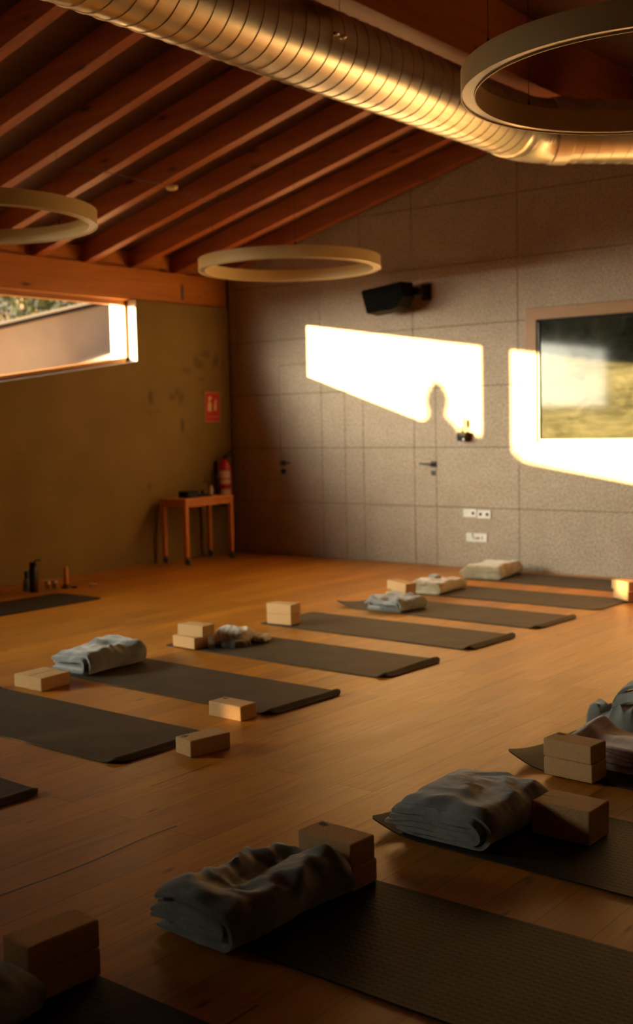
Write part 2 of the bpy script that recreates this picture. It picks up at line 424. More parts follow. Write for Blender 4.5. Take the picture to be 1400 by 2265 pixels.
M_TABLE = wood('orange_table_wood', (0.50, 0.17, 0.030), (0.66, 0.26, 0.055), 'z', 0.4, False)
M_PLASTER = plain('pale_plaster', (0.60, 0.56, 0.48), 0.85)
M_BEAD = plain('grey_bead', (0.16, 0.15, 0.13), 0.4)
M_SILL = plain('grey_stone_sill', (0.22, 0.18, 0.15), 0.8)
M_ROUGHW = plain('brown_plaster', (0.13, 0.085, 0.045), 0.85)
M_DARK = plain('dark_gap', (0.035, 0.022, 0.014), 0.9)
M_BLACK = plain('black_plastic', (0.010, 0.010, 0.009), 0.7, spec=0.2)
M_MATT = plain('matt_black', (0.006, 0.006, 0.006), 0.95, spec=0.05)
M_BLACKM = plain('black_powder_coat', (0.015, 0.015, 0.015), 0.35)
M_STEEL = plain('brushed_metal_strip', (0.85, 0.83, 0.76), 0.35, 1.0, 0.05)
M_RING = plain('cream_lacquered_metal', (0.66, 0.53, 0.26), 0.38, 0.0, 0.03, 4)
M_DIFF = plain('grey_diffuser', (0.52, 0.50, 0.48), 0.22, 0.0, 0.03, 4)
M_WIRE = plain('thin_wire', (0.05, 0.045, 0.04), 0.5)
M_WHITE = plain('white_plastic', (0.72, 0.69, 0.62), 0.4)
M_GLASS = mat_glass('window_glass'); M_CLEAR = mat_glass('clear_glass', (0.93, 0.94, 0.92))
M_BEAM_DIM = mat_glass('beam_dimming_glass', (0.42, 0.42, 0.42)); M_BEAM_DIM2 = mat_glass('beam_dimming_glass_dark', (0.19, 0.19, 0.19))  # toned to weaken the beams of the two added slots
M_DUSTY = mat_dusty_glass()
M_CORK = mat_cork('cork'); M_MARK = plain('burnt_stamp', (0.035, 0.02, 0.012), 0.8)
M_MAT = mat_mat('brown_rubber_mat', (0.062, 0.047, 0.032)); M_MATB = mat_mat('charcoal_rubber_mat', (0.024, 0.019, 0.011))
M_RED = plain('red_enamel', (0.42, 0.012, 0.012), 0.3); M_RUBBER = plain('grey_caster_rubber', (0.10, 0.10, 0.10), 0.6)

# ------------------------------------------------------------------ setting: room shell
Y0 = -14.0                # wall behind the camera
XR = 9.46                 # opposite eaves wall
RZ, RS = 3.145, 0.246     # underside of the rafters: z = RZ + RS*x up to the ridge
RIDGE = XR/2
def roof(x): return RZ + RS*(x if x <= RIDGE else XR-x)

MB().box((-0.4, Y0-0.3, -0.2), (XR+0.3, 0.3, 0.0)).build('floor', M_FLOOR)
tag(bpy.data.objects['floor'], 'warm oak floorboards running towards the panelled wall', kind='structure')

# windowed wall: a ribbon opening with a sill that climbs towards the panelled wall
SILL = [(-1.46, 2.155), (-5.2, 1.635), (-11.0, 1.635)]
def sill(y):
    if y <= -5.2: return 1.635
    return 1.635 + (y+5.2)/(5.2-1.46)*(2.155-1.635)
TOPZ = 2.80
wl_ = MB()
XO, XI = -0.36, 0.02
wl_.prism([(-0.035, 0.0), (-0.035, TOPZ), (-1.46, TOPZ), (-1.46, 2.155), (-5.2, 1.635), (-8.2, 1.635), (-8.2, 0.0)], 'x', XO, XI)
wl_.box((XO, -8.95, 0.0), (XI, -8.2, 0.93)); wl_.box((XO, -8.95, 1.13), (XI, -8.2, 1.635))
wl_.prism([(-8.95, 0.0), (-8.95, 1.635), (-11.0, 1.635), (-11.0, TOPZ), (-12.62, TOPZ), (-12.62, 0.0)], 'x', XO, XI)
wl_.box((XO, -13.34, 0.0), (XI, -12.62, 0.745)); wl_.box((XO, -13.34, 1.0), (XI, -12.62, TOPZ)); wl_.box((XO, Y0, 0.0), (XI, -13.34, TOPZ))
tag(wl_.build('wall_left', M_OLIVE), 'dark olive earth-plaster wall with ribbon window and scuffed stains', kind='structure')
tag(MB().box((-0.36, -0.035, 0.0), (-0.03, 0.02, TOPZ)).build('trim_1', M_DARK), 'dark shadow gap in the wall corner', kind='structure')
tag(MB().box((-0.30, Y0, TOPZ+0.33), (-0.10, 0.0, TOPZ+0.62)).build('trim_2', M_BEAMY), 'pine blocking boards between the rafter feet', kind='structure')

# panelled wall built from wood-wool panels with open joints
DOORS = [(0.729, 1.628, 2.12), (1.870, 2.773, 2.12)]
FW = (3.80, 6.40, 1.137, 2.505)       # framed pane
g = 0.0035
def cells(mb, x0, x1, z0, z1, holes, jx, jz, yf=0.0, th=0.02, edges=()):
    xs = sorted({x0, x1, *[j for j in jx if x0 < j < x1], *[v for h in holes for v in h[:2] if x0 < v < x1]})
    zs = sorted({z0, z1, *[j for j in jz if z0 < j < z1], *[v for h in holes for v in h[2:] if z0 < v < z1]})
    isx = lambda x: any(abs(x-j) < 1e-6 for j in jx)
    isz = lambda z: any(abs(z-j) < 1e-6 for j in jz)
    for xa, xb in zip(xs, xs[1:]):
        for za, zb in zip(zs, zs[1:]):
            cx, cz = (xa+xb)/2, (za+zb)/2
            if any(h[0] < cx < h[1] and h[2] < cz < h[3] for h in holes): continue
            def near(x, lo):   # a hole beside this edge?
                return any(abs(x-(h[1] if lo else h[0])) < 1e-6 and h[2] < cz < h[3] for h in holes)
            a = xa + (g if isx(xa) or near(xa, True) else 0); b_ = xb - (g if isx(xb) or near(xb, False) else 0)
            topdoor = any(abs(za-h[3]) < 1e-6 and h[0] < cx < h[1] for h in holes)
            c = za + (g if isz(za) or topdoor else 0); d = zb - (g if isz(zb) else 0)
            mb.box((a, yf, c), (b_, yf+th, d))
JX = [0.12+1.196*k for k in range(9)]; JZ = [0.6*k for k in range(1, 8)]
holes = [(d[0], d[1], 0.0, d[2]) for d in DOORS] + [FW]
wb = MB(); cells(wb, 0.0, XR, 0.0, 4.5, holes, JX, JZ)
for sgn in (0, 1):   # cut along both roof slopes (just under the ceiling boards)
    co = Vector((0, 0, RZ+0.17)) if sgn == 0 else Vector((XR, 0, RZ+0.17))
    no = Vector((-RS, 0, 1)) if sgn == 0 else Vector((RS, 0, 1))
    bmesh.ops.bisect_plane(wb.bm, geom=wb.bm.verts[:]+wb.bm.edges[:]+wb.bm.faces[:], plane_co=co, plane_no=no.normalized(), clear_outer=True)
tag(wb.build('wall_back', M_PANEL), 'beige speckled wood-wool panel wall with thin joints', kind='structure')
bk = MB().prism([(-0.4, 0), (XR+0.3, 0), (XR+0.3, RZ+0.1), (RIDGE, roof(RIDGE)+0.16), (-0.4, RZ+0.06)], 'y', 0.02, 0.3)
tag(bk.build('trim_3', M_DARK), 'dark backing seen through the panel joints', kind='structure')
for i, d in enumerate(DOORS):
    mb = MB(); cells(mb, d[0]+0.003, d[1]-0.003, 0.004, d[2]-0.003, [], JX, JZ)
    do = tag(mb.build('door_%d' % (i+1), M_PANEL), ('flush panel door with a short lever, nearer the olive wall', 'flush panel door with a long lever, nearer the framed pane')[i], 'door', kind='structure')
    hx, sg = ((d[0]+0.035, 1), (d[1]-0.035, -1))[i]
    h = MB().box((hx-0.028, -0.010, 1.005), (hx+0.028, 0.0, 1.061))
    h.tube([(hx, -0.005, 1.033), (hx, -0.055, 1.033)], 0.010, 10)
    h.tube([(hx-sg*0.01, -0.055, 1.033), (hx+sg*0.132, -0.055, 1.036)], 0.010, 10)
    h.build('door_handle', M_BLACKM, do, bevel=0.002)
    MB().box((hx-0.025, -0.009, 0.915), (hx+0.025, 0.0, 0.965)).build('keyhole_plate', M_BLACKM, do, bevel=0.004)
tag(MB().box((XR, Y0, 0), (XR+0.3, 0.02, 4.0)).build('wall_right', M_ROUGHW), 'brown plaster wall beside the camera', kind='structure')
tag(MB().prism([(-0.36, 0), (XR+0.3, 0), (XR+0.3, 3.3), (RIDGE, 4.5), (-0.36, 3.2)], 'y', Y0-0.3, Y0).build('wall_front', M_ROUGHW), 'brown plaster gable wall behind the camera', kind='structure')

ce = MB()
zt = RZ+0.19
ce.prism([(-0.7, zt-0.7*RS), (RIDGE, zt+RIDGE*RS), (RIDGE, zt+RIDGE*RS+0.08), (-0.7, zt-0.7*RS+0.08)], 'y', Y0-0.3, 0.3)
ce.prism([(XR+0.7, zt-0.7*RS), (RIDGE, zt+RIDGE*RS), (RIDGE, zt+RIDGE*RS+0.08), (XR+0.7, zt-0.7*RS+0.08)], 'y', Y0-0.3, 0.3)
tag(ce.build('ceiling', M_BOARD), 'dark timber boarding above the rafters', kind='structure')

# ------------------------------------------------------------------ beams and rafters
tag(MB().box((-0.27, Y0, TOPZ), (-0.03, 0.0, 3.135)).build('eaves_beam', M_BEAMY, bevel=0.004), 'orange pine beam along the top of the olive window wall', 'beam')
tag(MB().box((RIDGE-0.11, Y0, 4.00), (RIDGE+0.11, 0.0, 4.50)).build('ridge_beam', M_RIDGE, bevel=0.004), 'deep shade-reddened ridge beam above the shiny metal duct', 'beam')
ORD = ['first', 'second', 'third', 'fourth', 'fifth', 'sixth', 'seventh', 'eighth', 'ninth', 'tenth', 'eleventh', 'twelfth']
def rafter(y, side):
    if side == 0: pts = [(-0.3, roof(-0.3)), (RIDGE-0.11, roof(RIDGE-0.11)), (RIDGE-0.11, roof(RIDGE-0.11)+0.19), (-0.3, roof(-0.3)+0.19)]
    else: pts = [(XR+0.0, roof(XR)), (RIDGE+0.11, roof(RIDGE+0.11)), (RIDGE+0.11, roof(RIDGE+0.11)+0.19), (XR+0.0, roof(XR)+0.19)]
    return MB().prism(pts, 'y', y, y+0.10).build('rafter', M_RAFT, bevel=0.003)
for k in range(11):
    r_ = rafter(-0.185-0.6345*k, 0)
    tag(r_, '%s shade-toned pine rafter from the panelled wall, on the window side of the duct' % ORD[k], 'rafter', 'rafters on the window side')
for k in range(6, 12):
    r_ = rafter(-0.185-0.6345*k, 1)
    tag(r_, '%s shade-toned pine rafter from the panelled wall, beyond the ridge beam' % ORD[k], 'rafter', 'rafters on the far side of the ridge')
tag(MB().box((-0.032, -0.735, 2.85), (-0.022, -0.705, 3.02)).build('metal_plate', M_RUBBER), 'small grey metal plate on the eaves beam near the corner', 'plate')

# ------------------------------------------------------------------ ribbon windows
def window(n, ya, yb, label):
    """ya > yb; frame at x -0.196..-0.106"""
    w = tag(empty('window_%d' % n, (0, 0, 0)), label, 'window', kind='structure')
    fx0, fx1, t = -0.196, -0.106, 0.05
    f = MB()
    ys = [ya] + [s_ for s_ in (-5.2,) if yb < s_ < ya] + [yb]
    pts = [(y, sill(y)) for y in ys]
    for (y1, z1), (y2, z2) in zip(pts, pts[1:]):
        f.prism([(y1, z1), (y1, z1+0.055), (y2, z2+0.055), (y2, z2)], 'x', fx0, fx1)
    f.box((fx0, yb, TOPZ-0.05), (fx1, ya, TOPZ))
    f.prism([(ya, sill(ya)), (ya, TOPZ), (ya-t, TOPZ), (ya-t, sill(ya-t))], 'x', fx0, fx1)
    f.prism([(yb, sill(yb)), (yb, TOPZ), (yb+t, TOPZ), (yb+t, sill(yb+t))], 'x', fx0, fx1)
    f.build('window_frame', M_PINEY, w)
    gpts = [(y, z+0.05) for y, z in pts] + [(yb, TOPZ-0.04), (ya, TOPZ-0.04)]
    MB().prism(gpts, 'x', -0.154, -0.148).build('pane', M_GLASS, w)
    s_ = MB()
    for (y1, z1), (y2, z2) in zip(pts, pts[1:]):
        s_.prism([(y1, z1), (y1, z1+0.012), (y2, z2+0.012), (y2, z2)], 'x', XO-0.02, fx0)
        s_.prism([(y1, z1), (y1, z1+0.006), (y2, z2+0.006), (y2, z2)], 'x', fx1, XI+0.002)
    s_.build('window_sill', M_SILL, w)
    return w
w1 = window(1, -1.46, -4.74, 'low ribbon window looking out to a pale gable and trees')
rv = MB().box((XO-0.01, -1.475, 2.155), (-0.196, -1.46, TOPZ)).box((-0.106, -1.475, 2.155), (XI+0.002, -1.46, TOPZ))
rv.build('plaster_reveal', M_PLASTER, w1)
window(2, -4.92, -11.0, 'second bay of the ribbon window, beyond the post')
for k, (ya, yb) in enumerate(((-4.74, -4.92),)):
    tag(MB().box((-0.27, yb, sill(ya)), (-0.09, ya, TOPZ)).build('trim_%d' % (4+k), M_PINEY), 'pine post between the window bays', kind='structure')
w4 = tag(empty('window_3'), 'added unseen low slot in the olive wall, letting sun onto the far block stack', 'window', kind='structure')  # opening put in to send a sunbeam to the stacked blocks
MB().box((-0.16, -8.95, 0.93), (-0.154, -8.2, 1.13)).build('pane', M_BEAM_DIM, w4)

w6 = tag(empty('window_5'), 'added unseen low slot in the olive wall behind the camera, sunning one single block', 'window', kind='structure')  # made-up opening; its weak beam strikes the single block
MB().box((-0.16, -13.34, 0.745), (-0.154, -12.62, 1.0)).build('pane', M_BEAM_DIM2, w6)

# framed pane in the panelled wall
w5 = tag(empty('window_4'), 'oak framed dusty interior pane on the panelled wall', 'window', kind='structure')
x0, x1, z0, z1 = FW; fw = 0.112
def mitre(mb, pts): mb.prism(pts, 'y', -0.022, 0.03)
a = MB(); mitre(a, [(x0, z0), (x0, z1), (x0+fw, z1-fw), (x0+fw, z0+fw)]); mitre(a, [(x1, z0), (x1, z1), (x1-fw, z1-fw), (x1-fw, z0+fw)])
a.build('frame_stile', M_FRAMEZ, w5, bevel=0.002)
a = MB(); mitre(a, [(x0, z1), (x1, z1), (x1-fw, z1-fw), (x0+fw, z1-fw)]); mitre(a, [(x0, z0), (x1, z0), (x1-fw, z0+fw), (x0+fw, z0+fw)])
a.build('frame_rail', M_FRAMEX, w5, bevel=0.002)
ix0, ix1, iz0, iz1 = x0+fw, x1-fw, z0+fw, z1-fw
a = MB().box((ix0, 0.0, iz0), (ix0+0.026, 0.03, iz1)).box((ix1-0.026, 0.0, iz0), (ix1, 0.03, iz1)).box((ix0, 0.0, iz1-0.03), (ix1, 0.03, iz1))
a.build('gasket', M_BLACK, w5)
a = MB().box((ix0+0.004, -0.006, iz0), (ix0+0.022, 0.004, iz1-0.02)).box((ix0, -0.006, iz0), (ix1, 0.01, iz0+0.022))
a.build('glazing_bead', M_BEAD, w5, bevel=0.003)
MB().box((ix0, 0.012, iz0), (ix1, 0.03, iz1)).build('pane', M_DUSTY, w5)

# ------------------------------------------------------------------ spiral duct
DX, DZ, DR = 4.78, 3.66, 0.235
duct = tag(empty('spiral_duct', (DX, -7.0, DZ)), 'shiny galvanised spiral air duct hanging under the ridge beam', 'duct')
def spiral(y0, y1, pitch=0.118, seg=56, R=DR):
    """cylinder along +y with a raised helical seam; origin on the axis"""
    mb = MB(); prof = [(0.0, 0.0), (0.04, 0.0), (0.45, 0.0004), (0.87, 0.0), (0.885, 0.0), (0.905, 0.0042), (0.975, 0.0042)]
    n = int((y1-y0)/pitch); rings = []
    for k in range(n+1):
        for fr_, dr in prof:
            ring = []
            for j in range(seg):
                th = 2*PI*j/seg; y = y0 + (k+fr_+(j/seg if True else 0))*pitch
                rr = R + dr + 0.0012*math.sin(2*th+y*2.1) + 0.0008*math.sin(5*th-y*3.3)
                ring.append(mb.bm.verts.new((rr*math.cos(th), y, rr*math.sin(th))))
            rings.append(ring)
    P = len(prof)
    for i in range(len(rings)-1):
        A, B = rings[i], rings[i+1]
        for j in range(seg):
            if j < seg-1: mb.bm.faces.new((A[j], A[j+1], B[j+1], B[j]))
            elif i+P+1 < len(rings):   # close the helix: the last column joins the first one a pitch later
                mb.bm.faces.new((A[j], rings[i+P][0], rings[i+P+1][0], B[j]))
    return mb
E0 = -2.0
spiral(Y0+7.0, E0+7.0-0.1).build('duct_run', M_METAL, duct, smooth=True, angle=14)
def sweep(mb, pts, R, seg=56):
    pts = [Vector(p) for p in pts]; rings = []
    for i, p in enumerate(pts):
        t = (pts[min(i+1, len(pts)-1)]-pts[max(i-1, 0)]).normalized(); s_ = t.cross(Vector((0, 0, 1))).normalized(); u_ = s_.cross(t)
        rr = R[i] if isinstance(R, list) else R
        rings.append([mb.bm.verts.new(p + rr*(math.cos(2*PI*k/seg)*s_+math.sin(2*PI*k/seg)*u_)) for k in range(seg)])
    for A, B in zip(rings, rings[1:]):
        for k in range(seg): mb.bm.faces.new((A[k], A[(k+1) % seg], B[(k+1) % seg], B[k]))
    return mb
BEND = math.radians(44); BR = 0.46
arc = [(BR-BR*math.cos(BEND*t/14), E0+7.0+BR*math.sin(BEND*t/14), 0) for t in range(15)]
ea = arc[-1]; dv = Vector((math.sin(BEND), math.cos(BEND), 0))
pts, rad = [], []
for i, p in enumerate(arc):
    pts.append(p); rad.append(DR + (0.006 if i % 2 else 0.001))
sweep(MB(), pts, rad).build('elbow', M_METAL, duct, smooth=True, angle=40)
c0 = Vector(ea)
sweep(MB(), [c0-dv*0.01, c0, c0+dv*0.12, c0+dv*0.13], [DR, DR+0.016, DR+0.016, DR]).build('collar', M_STEEL, duct, smooth=True, angle=40)
sweep(MB(), [Vector((0, E0+7-0.14, 0)), Vector((0, E0+7-0.13, 0)), Vector((0, E0+7-0.01, 0)), Vector((0, E0+7, 0))], [DR, DR+0.007, DR+0.007, DR]).build('collar', M_METAL, duct, smooth=True, angle=40)
sp2 = spiral(0.0, 2.1).build('duct_branch', M_METAL, duct, smooth=True, angle=14)
sp2.location = c0; sp2.rotation_euler = (0, 0, -BEND)
for hy in (-4.52, -8.4):
    hg = MB(); hg.tube([(0.248, hy+7, 0.0), (0.248, hy+7, 0.57)], 0.0024, 6); hg.build('hanger_wire', M_STEEL, duct)
    for q in (-0.035, 0.035):
        MB().lathe([(0, -0.012), (0.018, -0.006), (0.018, 0.006), (0, 0.012)], (0.248, hy+7+q, 0.0), 12).build('hanger_clip', M_STEEL, duct, smooth=True)

# ------------------------------------------------------------------ ring lamps
LZ, LR, LH, LW = 2.85, 0.822, 0.102, 0.062
def ring_lamp(x, y, label, cables):
    o = tag(empty('ring_lamp', (x, y, LZ)), label, 'lamp', 'round ring pendant lamps')
    R1, R0 = LR, LR-LW
    h = MB(); prof = [(R1, 0.0), (R1, LH), (R0, LH), (R0, 0.0), (R0+0.005, 0.0), (R0+0.005, 0.012), (R1-0.005, 0.012), (R1-0.005, 0.0)]
    h.lathe(prof, (0, 0, 0), 128, close=True); h.build('housing', M_RING, o, smooth=True, angle=35)
    d = MB(); d.lathe([(R0+0.006, 0.006), (R1-0.006, 0.006), (R1-0.006, 0.011), (R0+0.006, 0.011)], (0, 0, 0), 128, close=True); d.build('diffuser', M_DIFF, o, smooth=True, angle=35)
    for a_ in cables:
        cx, cy = (LR-LW/2)*math.cos(a_), (LR-LW/2)*math.sin(a_)
        top = roof(x+cx)-LZ
        c = MB(); c.tube([(cx, cy, LH), (cx, cy, top)], 0.0018, 6); c.build('suspension_cable', M_WIRE, o)
        c = MB(); c.tube([(cx, cy, LH), (cx, cy, LH+0.03)], [0.008, 0.005], 10); c.build('cable_grip', M_BLACKM, o)
    return o
ring_lamp(2.35, -1.75, 'ring lamp in front of the panelled wall, below the rafters near the speaker', (math.radians(193), math.radians(73), math.radians(313)))
ring_lamp(2.34, -5.10, 'half-seen ring lamp hanging over the low ribbon window', (math.radians(215), math.radians(95), math.radians(335)))
ring_lamp(7.12, -5.10, 'big near ring lamp hanging in front of the metal duct', (math.radians(160), math.radians(237), math.radians(40)))

sens = tag(empty('ceiling_sensor', (1.716, -2.58, 3.56)), 'round cream sensor disc under a rafter with a wire', 'sensor')
MB().lathe([(0, -0.028), (0.038, -0.026), (0.052, -0.012), (0.052, 0.008), (0, 0.008)], (0, 0, 0), 24).build('housing', M_RING, sens, smooth=True, angle=40)
wire = MB(); wire.tube([(0.0, -1.31, 0.008), (0.0, -1.0, 0.0), (0.005, -0.66, 0.008), (0.0, -0.3, 0.0), (0, -0.05, 0.008)], 0.003, 6)
wire.tube([(0.02, 0.05, -0.005), (0.03, 0.2, -0.05), (-0.02, 0.45, -0.06), (-0.12, 0.65, -0.035)], 0.003, 6)
wire.build('cord', M_WIRE, sens, smooth=True)

# ------------------------------------------------------------------ things on the panelled wall
spk = tag(empty('wall_speaker', (2.66, 0.0, 2.735)), 'black wedge loudspeaker on a bracket high on the panelled wall', 'speaker')
def px(u, v):  # outline of the cabinet in metres
    return (-0.042-0.00054*(1100-u), 0.118-0.00056*(v-150))
out = [(165,245),(1100,150),(1140,300),(1150,430),(1000,610),(900,650),(290,700)]
P2 = [px(*q) for q in out]
cab = MB(); n_ = len(P2)
cx_, cz_ = sum(p[0] for p in P2)/n_, sum(p[1] for p in P2)/n_
vs = [(p[0], -0.14, p[1]) for p in P2] + [(cx_+(p[0]-cx_)*0.94, -0.36, cz_+(p[1]-cz_)*0.94) for p in P2]
cab.faces(vs, [tuple(range(n_)), tuple(range(2*n_-1, n_-1, -1))] + [(i, (i+1) % n_, (i+1) % n_+n_, i+n_) for i in range(n_)])
cab.build('cabinet', M_MATT, spk, bevel=0.012)
gA, gB = P2[0], P2[6]
gr = MB(); gr.faces([(gA[0]-0.008, -0.16, gA[1]-0.01), (gB[0]-0.008, -0.16, gB[1]+0.01), (gB[0]+0.004, -0.34, gB[1]+0.02), (gA[0]+0.008, -0.34, gA[1]-0.02),
          (gA[0]+0.01, -0.16, gA[1]-0.01), (gB[0]+0.012, -0.16, gB[1]+0.01), (gB[0]+0.02, -0.34, gB[1]+0.02), (gA[0]+0.02, -0.34, gA[1]-0.02)],
         [(0,1,2,3), (7,6,5,4), (0,4,5,1), (1,5,6,2), (2,6,7,3), (3,7,4,0)]); gr.build('grille', M_MATT, spk)
br = MB().box((-0.10, -0.20, -0.02), (0.045, -0.165, 0.055)).box((0.01, -0.20, -0.02), (0.045, 0.0, 0.055)).box((-0.03, -0.012, -0.06), (0.085, 0.0, 0.10))
br.build('bracket', M_BLACK, spk, bevel=0.004)

wlmp = tag(empty('wall_lamp', (3.115, 0.0, 1.262)), 'small wall lamp with black base and clear glass, beside the second door', 'lamp')
MB().prism([(-0.052, 0.0), (0.042, 0.0), (0.050, 0.085), (-0.056, 0.085)], 'y', -0.075, 0.0).build('base', M_BLACK, wlmp, bevel=0.006)
MB().lathe([(0.012, 0.085), (0.012, 0.10), (0.004, 0.105), (0.004, 0.125), (0.014, 0.13), (0.014, 0.135), (0, 0.137)], (-0.002, -0.045, 0), 14).build('stem', M_BLACK, wlmp, smooth=True)
MB().lathe([(0.042, 0.085), (0.043, 0.25), (0.046, 0.25), (0.045, 0.085)], (-0.002, -0.046, 0), 28, close=True).build('glass_cover', M_CLEAR, wlmp, smooth=True, angle=40)
MB().lathe([(0, 0.14), (0.018, 0.142), (0.018, 0.20), (0.010, 0.215), (0, 0.216)], (-0.002, -0.046, 0), 14).build('candle', M_WHITE, wlmp, smooth=True, angle=40)
MB().box((0.016, -0.0785, 0.008), (0.034, -0.075, 0.024)).build('badge', M_WHITE, wlmp)

def socket(x, z, w, h, kind, label):
    o = tag(empty('socket_plate', (x, 0, z)), label, 'socket', 'white socket plates low on the panelled wall')
    MB().box((-w/2, -0.010, -h/2), (w/2, 0.0, h/2)).build('plate', M_WHITE, o, bevel=0.003)
    for cx in (-w/4, w/4):
        if kind == 2 and cx < 0: MB().box((cx-0.03, -0.012, -h/2+0.008), (cx+0.02, -0.009, h/2-0.008)).build('blank_cover', M_WHITE, o, bevel=0.002); continue
        m_ = M_WHITE if (kind == 1 and cx < 0) else M_BLACK
        if kind < 2: MB().lathe([(0, -0.0005), (0.016, -0.0005), (0.016, 0.003), (0, 0.003)], (0, 0, 0), 16, Matrix.Translation((cx, -0.010, 0)) @ Matrix.Rotation(PI/2, 4, 'X')).build('socket_hole' if m_ is M_BLACK else 'push_button', m_, o)
    if kind == 2:
        c = MB(); c.tube([(-0.045, -0.012, h/2), (-0.035, -0.02, 0.0), (-0.005, -0.024, -0.012), (0.02, -0.012, 0.0)], 0.003, 6); c.build('loose_wire', M_BLACK, o)
        MB().box((0.0, -0.018, -0.014), (0.035, -0.010, 0.006)).build('connector', plain('copper_plug', (0.35, 0.16, 0.06), 0.5), o, bevel=0.002)
        MB().box((0.060, -0.013, -0.014), (0.068, -0.010, 0.014)).build('socket_hole', M_BLACK, o)
socket(3.163, 0.546, 0.150, 0.082, 1, 'white socket plate with one dark hole, upper of three, towards the doors')
socket(3.322, 0.538, 0.150, 0.082, 0, 'white socket plate with two dark holes, upper of three')
socket(3.237, 0.305, 0.235, 0.085, 2, 'wide white socket plate with loose wire, below the other two')

# ------------------------------------------------------------------ olive wall corner: sign, extinguisher, table
sg_ = tag(empty('fire_sign', (0.021, -0.345, 1.51)), 'red and white fire extinguisher sign on the olive wall', 'sign')
M_SRED = plain('sign_red', (0.55, 0.025, 0.015), 0.5, var=0.04); M_SW = plain('sign_cream', (0.70, 0.55, 0.24), 0.5, var=0.04)
MB().box((0, -0.12, 0.0), (0.004, 0.12, 0.335)).build('backing', plain('sign_border', (0.50, 0.22, 0.12), 0.5), sg_)
MB().box((0.004, -0.11, 0.01), (0.006, 0.11, 0.325)).build('red_field', M_SRED, sg_)
pc = MB()   # extinguisher pictogram, flame and line of letters
pc.prism([(-0.075, 0.12), (-0.020, 0.12), (-0.020, 0.205), (-0.035, 0.222), (-0.062, 0.222), (-0.075, 0.205)], 'x', 0.006, 0.0075)
pc.prism([(-0.062, 0.230), (-0.034, 0.230), (-0.030, 0.258), (-0.010, 0.262), (-0.012, 0.275), (-0.045, 0.290), (-0.066, 0.268)], 'x', 0.006, 0.0075)
pc.prism([(0.030, 0.125), (0.058, 0.125), (0.066, 0.165), (0.060, 0.20), (0.070, 0.24), (0.050, 0.262), (0.040, 0.225), (0.030, 0.20), (0.024, 0.16)], 'x', 0.006, 0.0075)
pc.build('pictogram', M_SW, sg_)
lt = MB()
for k in range(8): lt.box((0.006, -0.085+k*0.022, 0.052), (0.0072, -0.071+k*0.022, 0.066))
lt.build('lettering', plain('sign_letters', (0.60, 0.24, 0.14), 0.5), sg_)

ext = tag(empty('fire_extinguisher', (0.14, -0.30, 0.56)), 'red fire extinguisher hung on the olive wall behind the small table', 'extinguisher')
MB().lathe([(0, 0.05), (0.072, 0.05), (0.076, 0.06), (0.076, 0.42), (0.070, 0.465), (0.045, 0.50), (0.026, 0.515), (0.026, 0.53), (0, 0.53)], (0, 0, 0), 28).build('cylinder', M_RED, ext, smooth=True, angle=40)
MB().lathe([(0, 0.0), (0.074, 0.0), (0.079, 0.01), (0.079, 0.075), (0.076, 0.08)], (0, 0, 0), 28).build('foot_ring', M_BLACK, ext, smooth=True, angle=40)
def lbl(z0, z1, a0=-95, a1=10):
    ang = [math.radians(a0+(a1-a0)*k/12) for k in range(13)]
    vs = [(0.0775*math.cos(t), 0.0775*math.sin(t), z) for z in (z0, z1) for t in ang]
    lb.faces(vs, [(k, k+1, k+14, k+13) for k in range(12)])
M_LABEL = plain('label_paper', (0.62, 0.45, 0.36), 0.6)
for za, zb in ((0.10, 0.19), (0.25, 0.30), (0.315, 0.40)):
    lb = MB(); lbl(za, zb); lb.build('paper_label', M_LABEL, ext, smooth=True)
v_ = MB().box((-0.02, -0.022, 0.53), (0.02, 0.022, 0.57)); v_.tube([(0, 0, 0.565), (0.02, 0.03, 0.585), (0.05, 0.085, 0.62)], 0.010, 8); v_.tube([(0, 0, 0.55), (0.03, 0.05, 0.56), (0.05, 0.08, 0.575)], 0.009, 8)
v_.build('valve', M_BLACK, ext)
hs = MB(); hs.tube([(0.0, -0.02, 0.55), (0.02, -0.07, 0.56), (0.03, -0.125, 0.50), (0.03, -0.135, 0.40), (0.02, -0.105, 0.28), (0.02, -0.10, 0.17)], 0.010, 10); hs.build('hose', plain('dark_red_hose', (0.16, 0.02, 0.012), 0.5), ext, smooth=True)
MB().box((-0.122, -0.03, 0.30), (-0.07, 0.03, 0.50)).build('wall_bracket', M_BLACK, ext)

TB = (0.09, 0.47, -1.27, -0.52, 0.70)
tbl = tag(empty('side_table', (0.28, -0.9, 0)), 'small orange wooden table on casters against the olive wall', 'table')
tx0, tx1, ty0, ty1, tz = TB; ox, oy = 0.28, -0.9
MB().box((tx0-ox, ty0-oy, tz-0.028), (tx1-ox, ty1-oy, tz)).build('tabletop', wood('table_top_wood', (0.50, 0.17, 0.03), (0.66, 0.26, 0.055), 'y', 0.4, False), tbl, bevel=0.003)
ap = MB(); e_ = 0.012
ap.box((tx0-ox+e_, ty0-oy+e_, tz-0.085), (tx0-ox+e_+0.02, ty1-oy-e_, tz-0.028)); ap.box((tx1-ox-e_-0.02, ty0-oy+e_, tz-0.085), (tx1-ox-e_, ty1-oy-e_, tz-0.028))
ap.box((tx0-ox+e_, ty0-oy+e_, tz-0.085), (tx1-ox-e_, ty0-oy+e_+0.02, tz-0.028)); ap.box((tx0-ox+e_, ty1-oy-e_-0.02, tz-0.085), (tx1-ox-e_, ty1-oy-e_, tz-0.028))
ap.build('apron', M_TABLE, tbl)
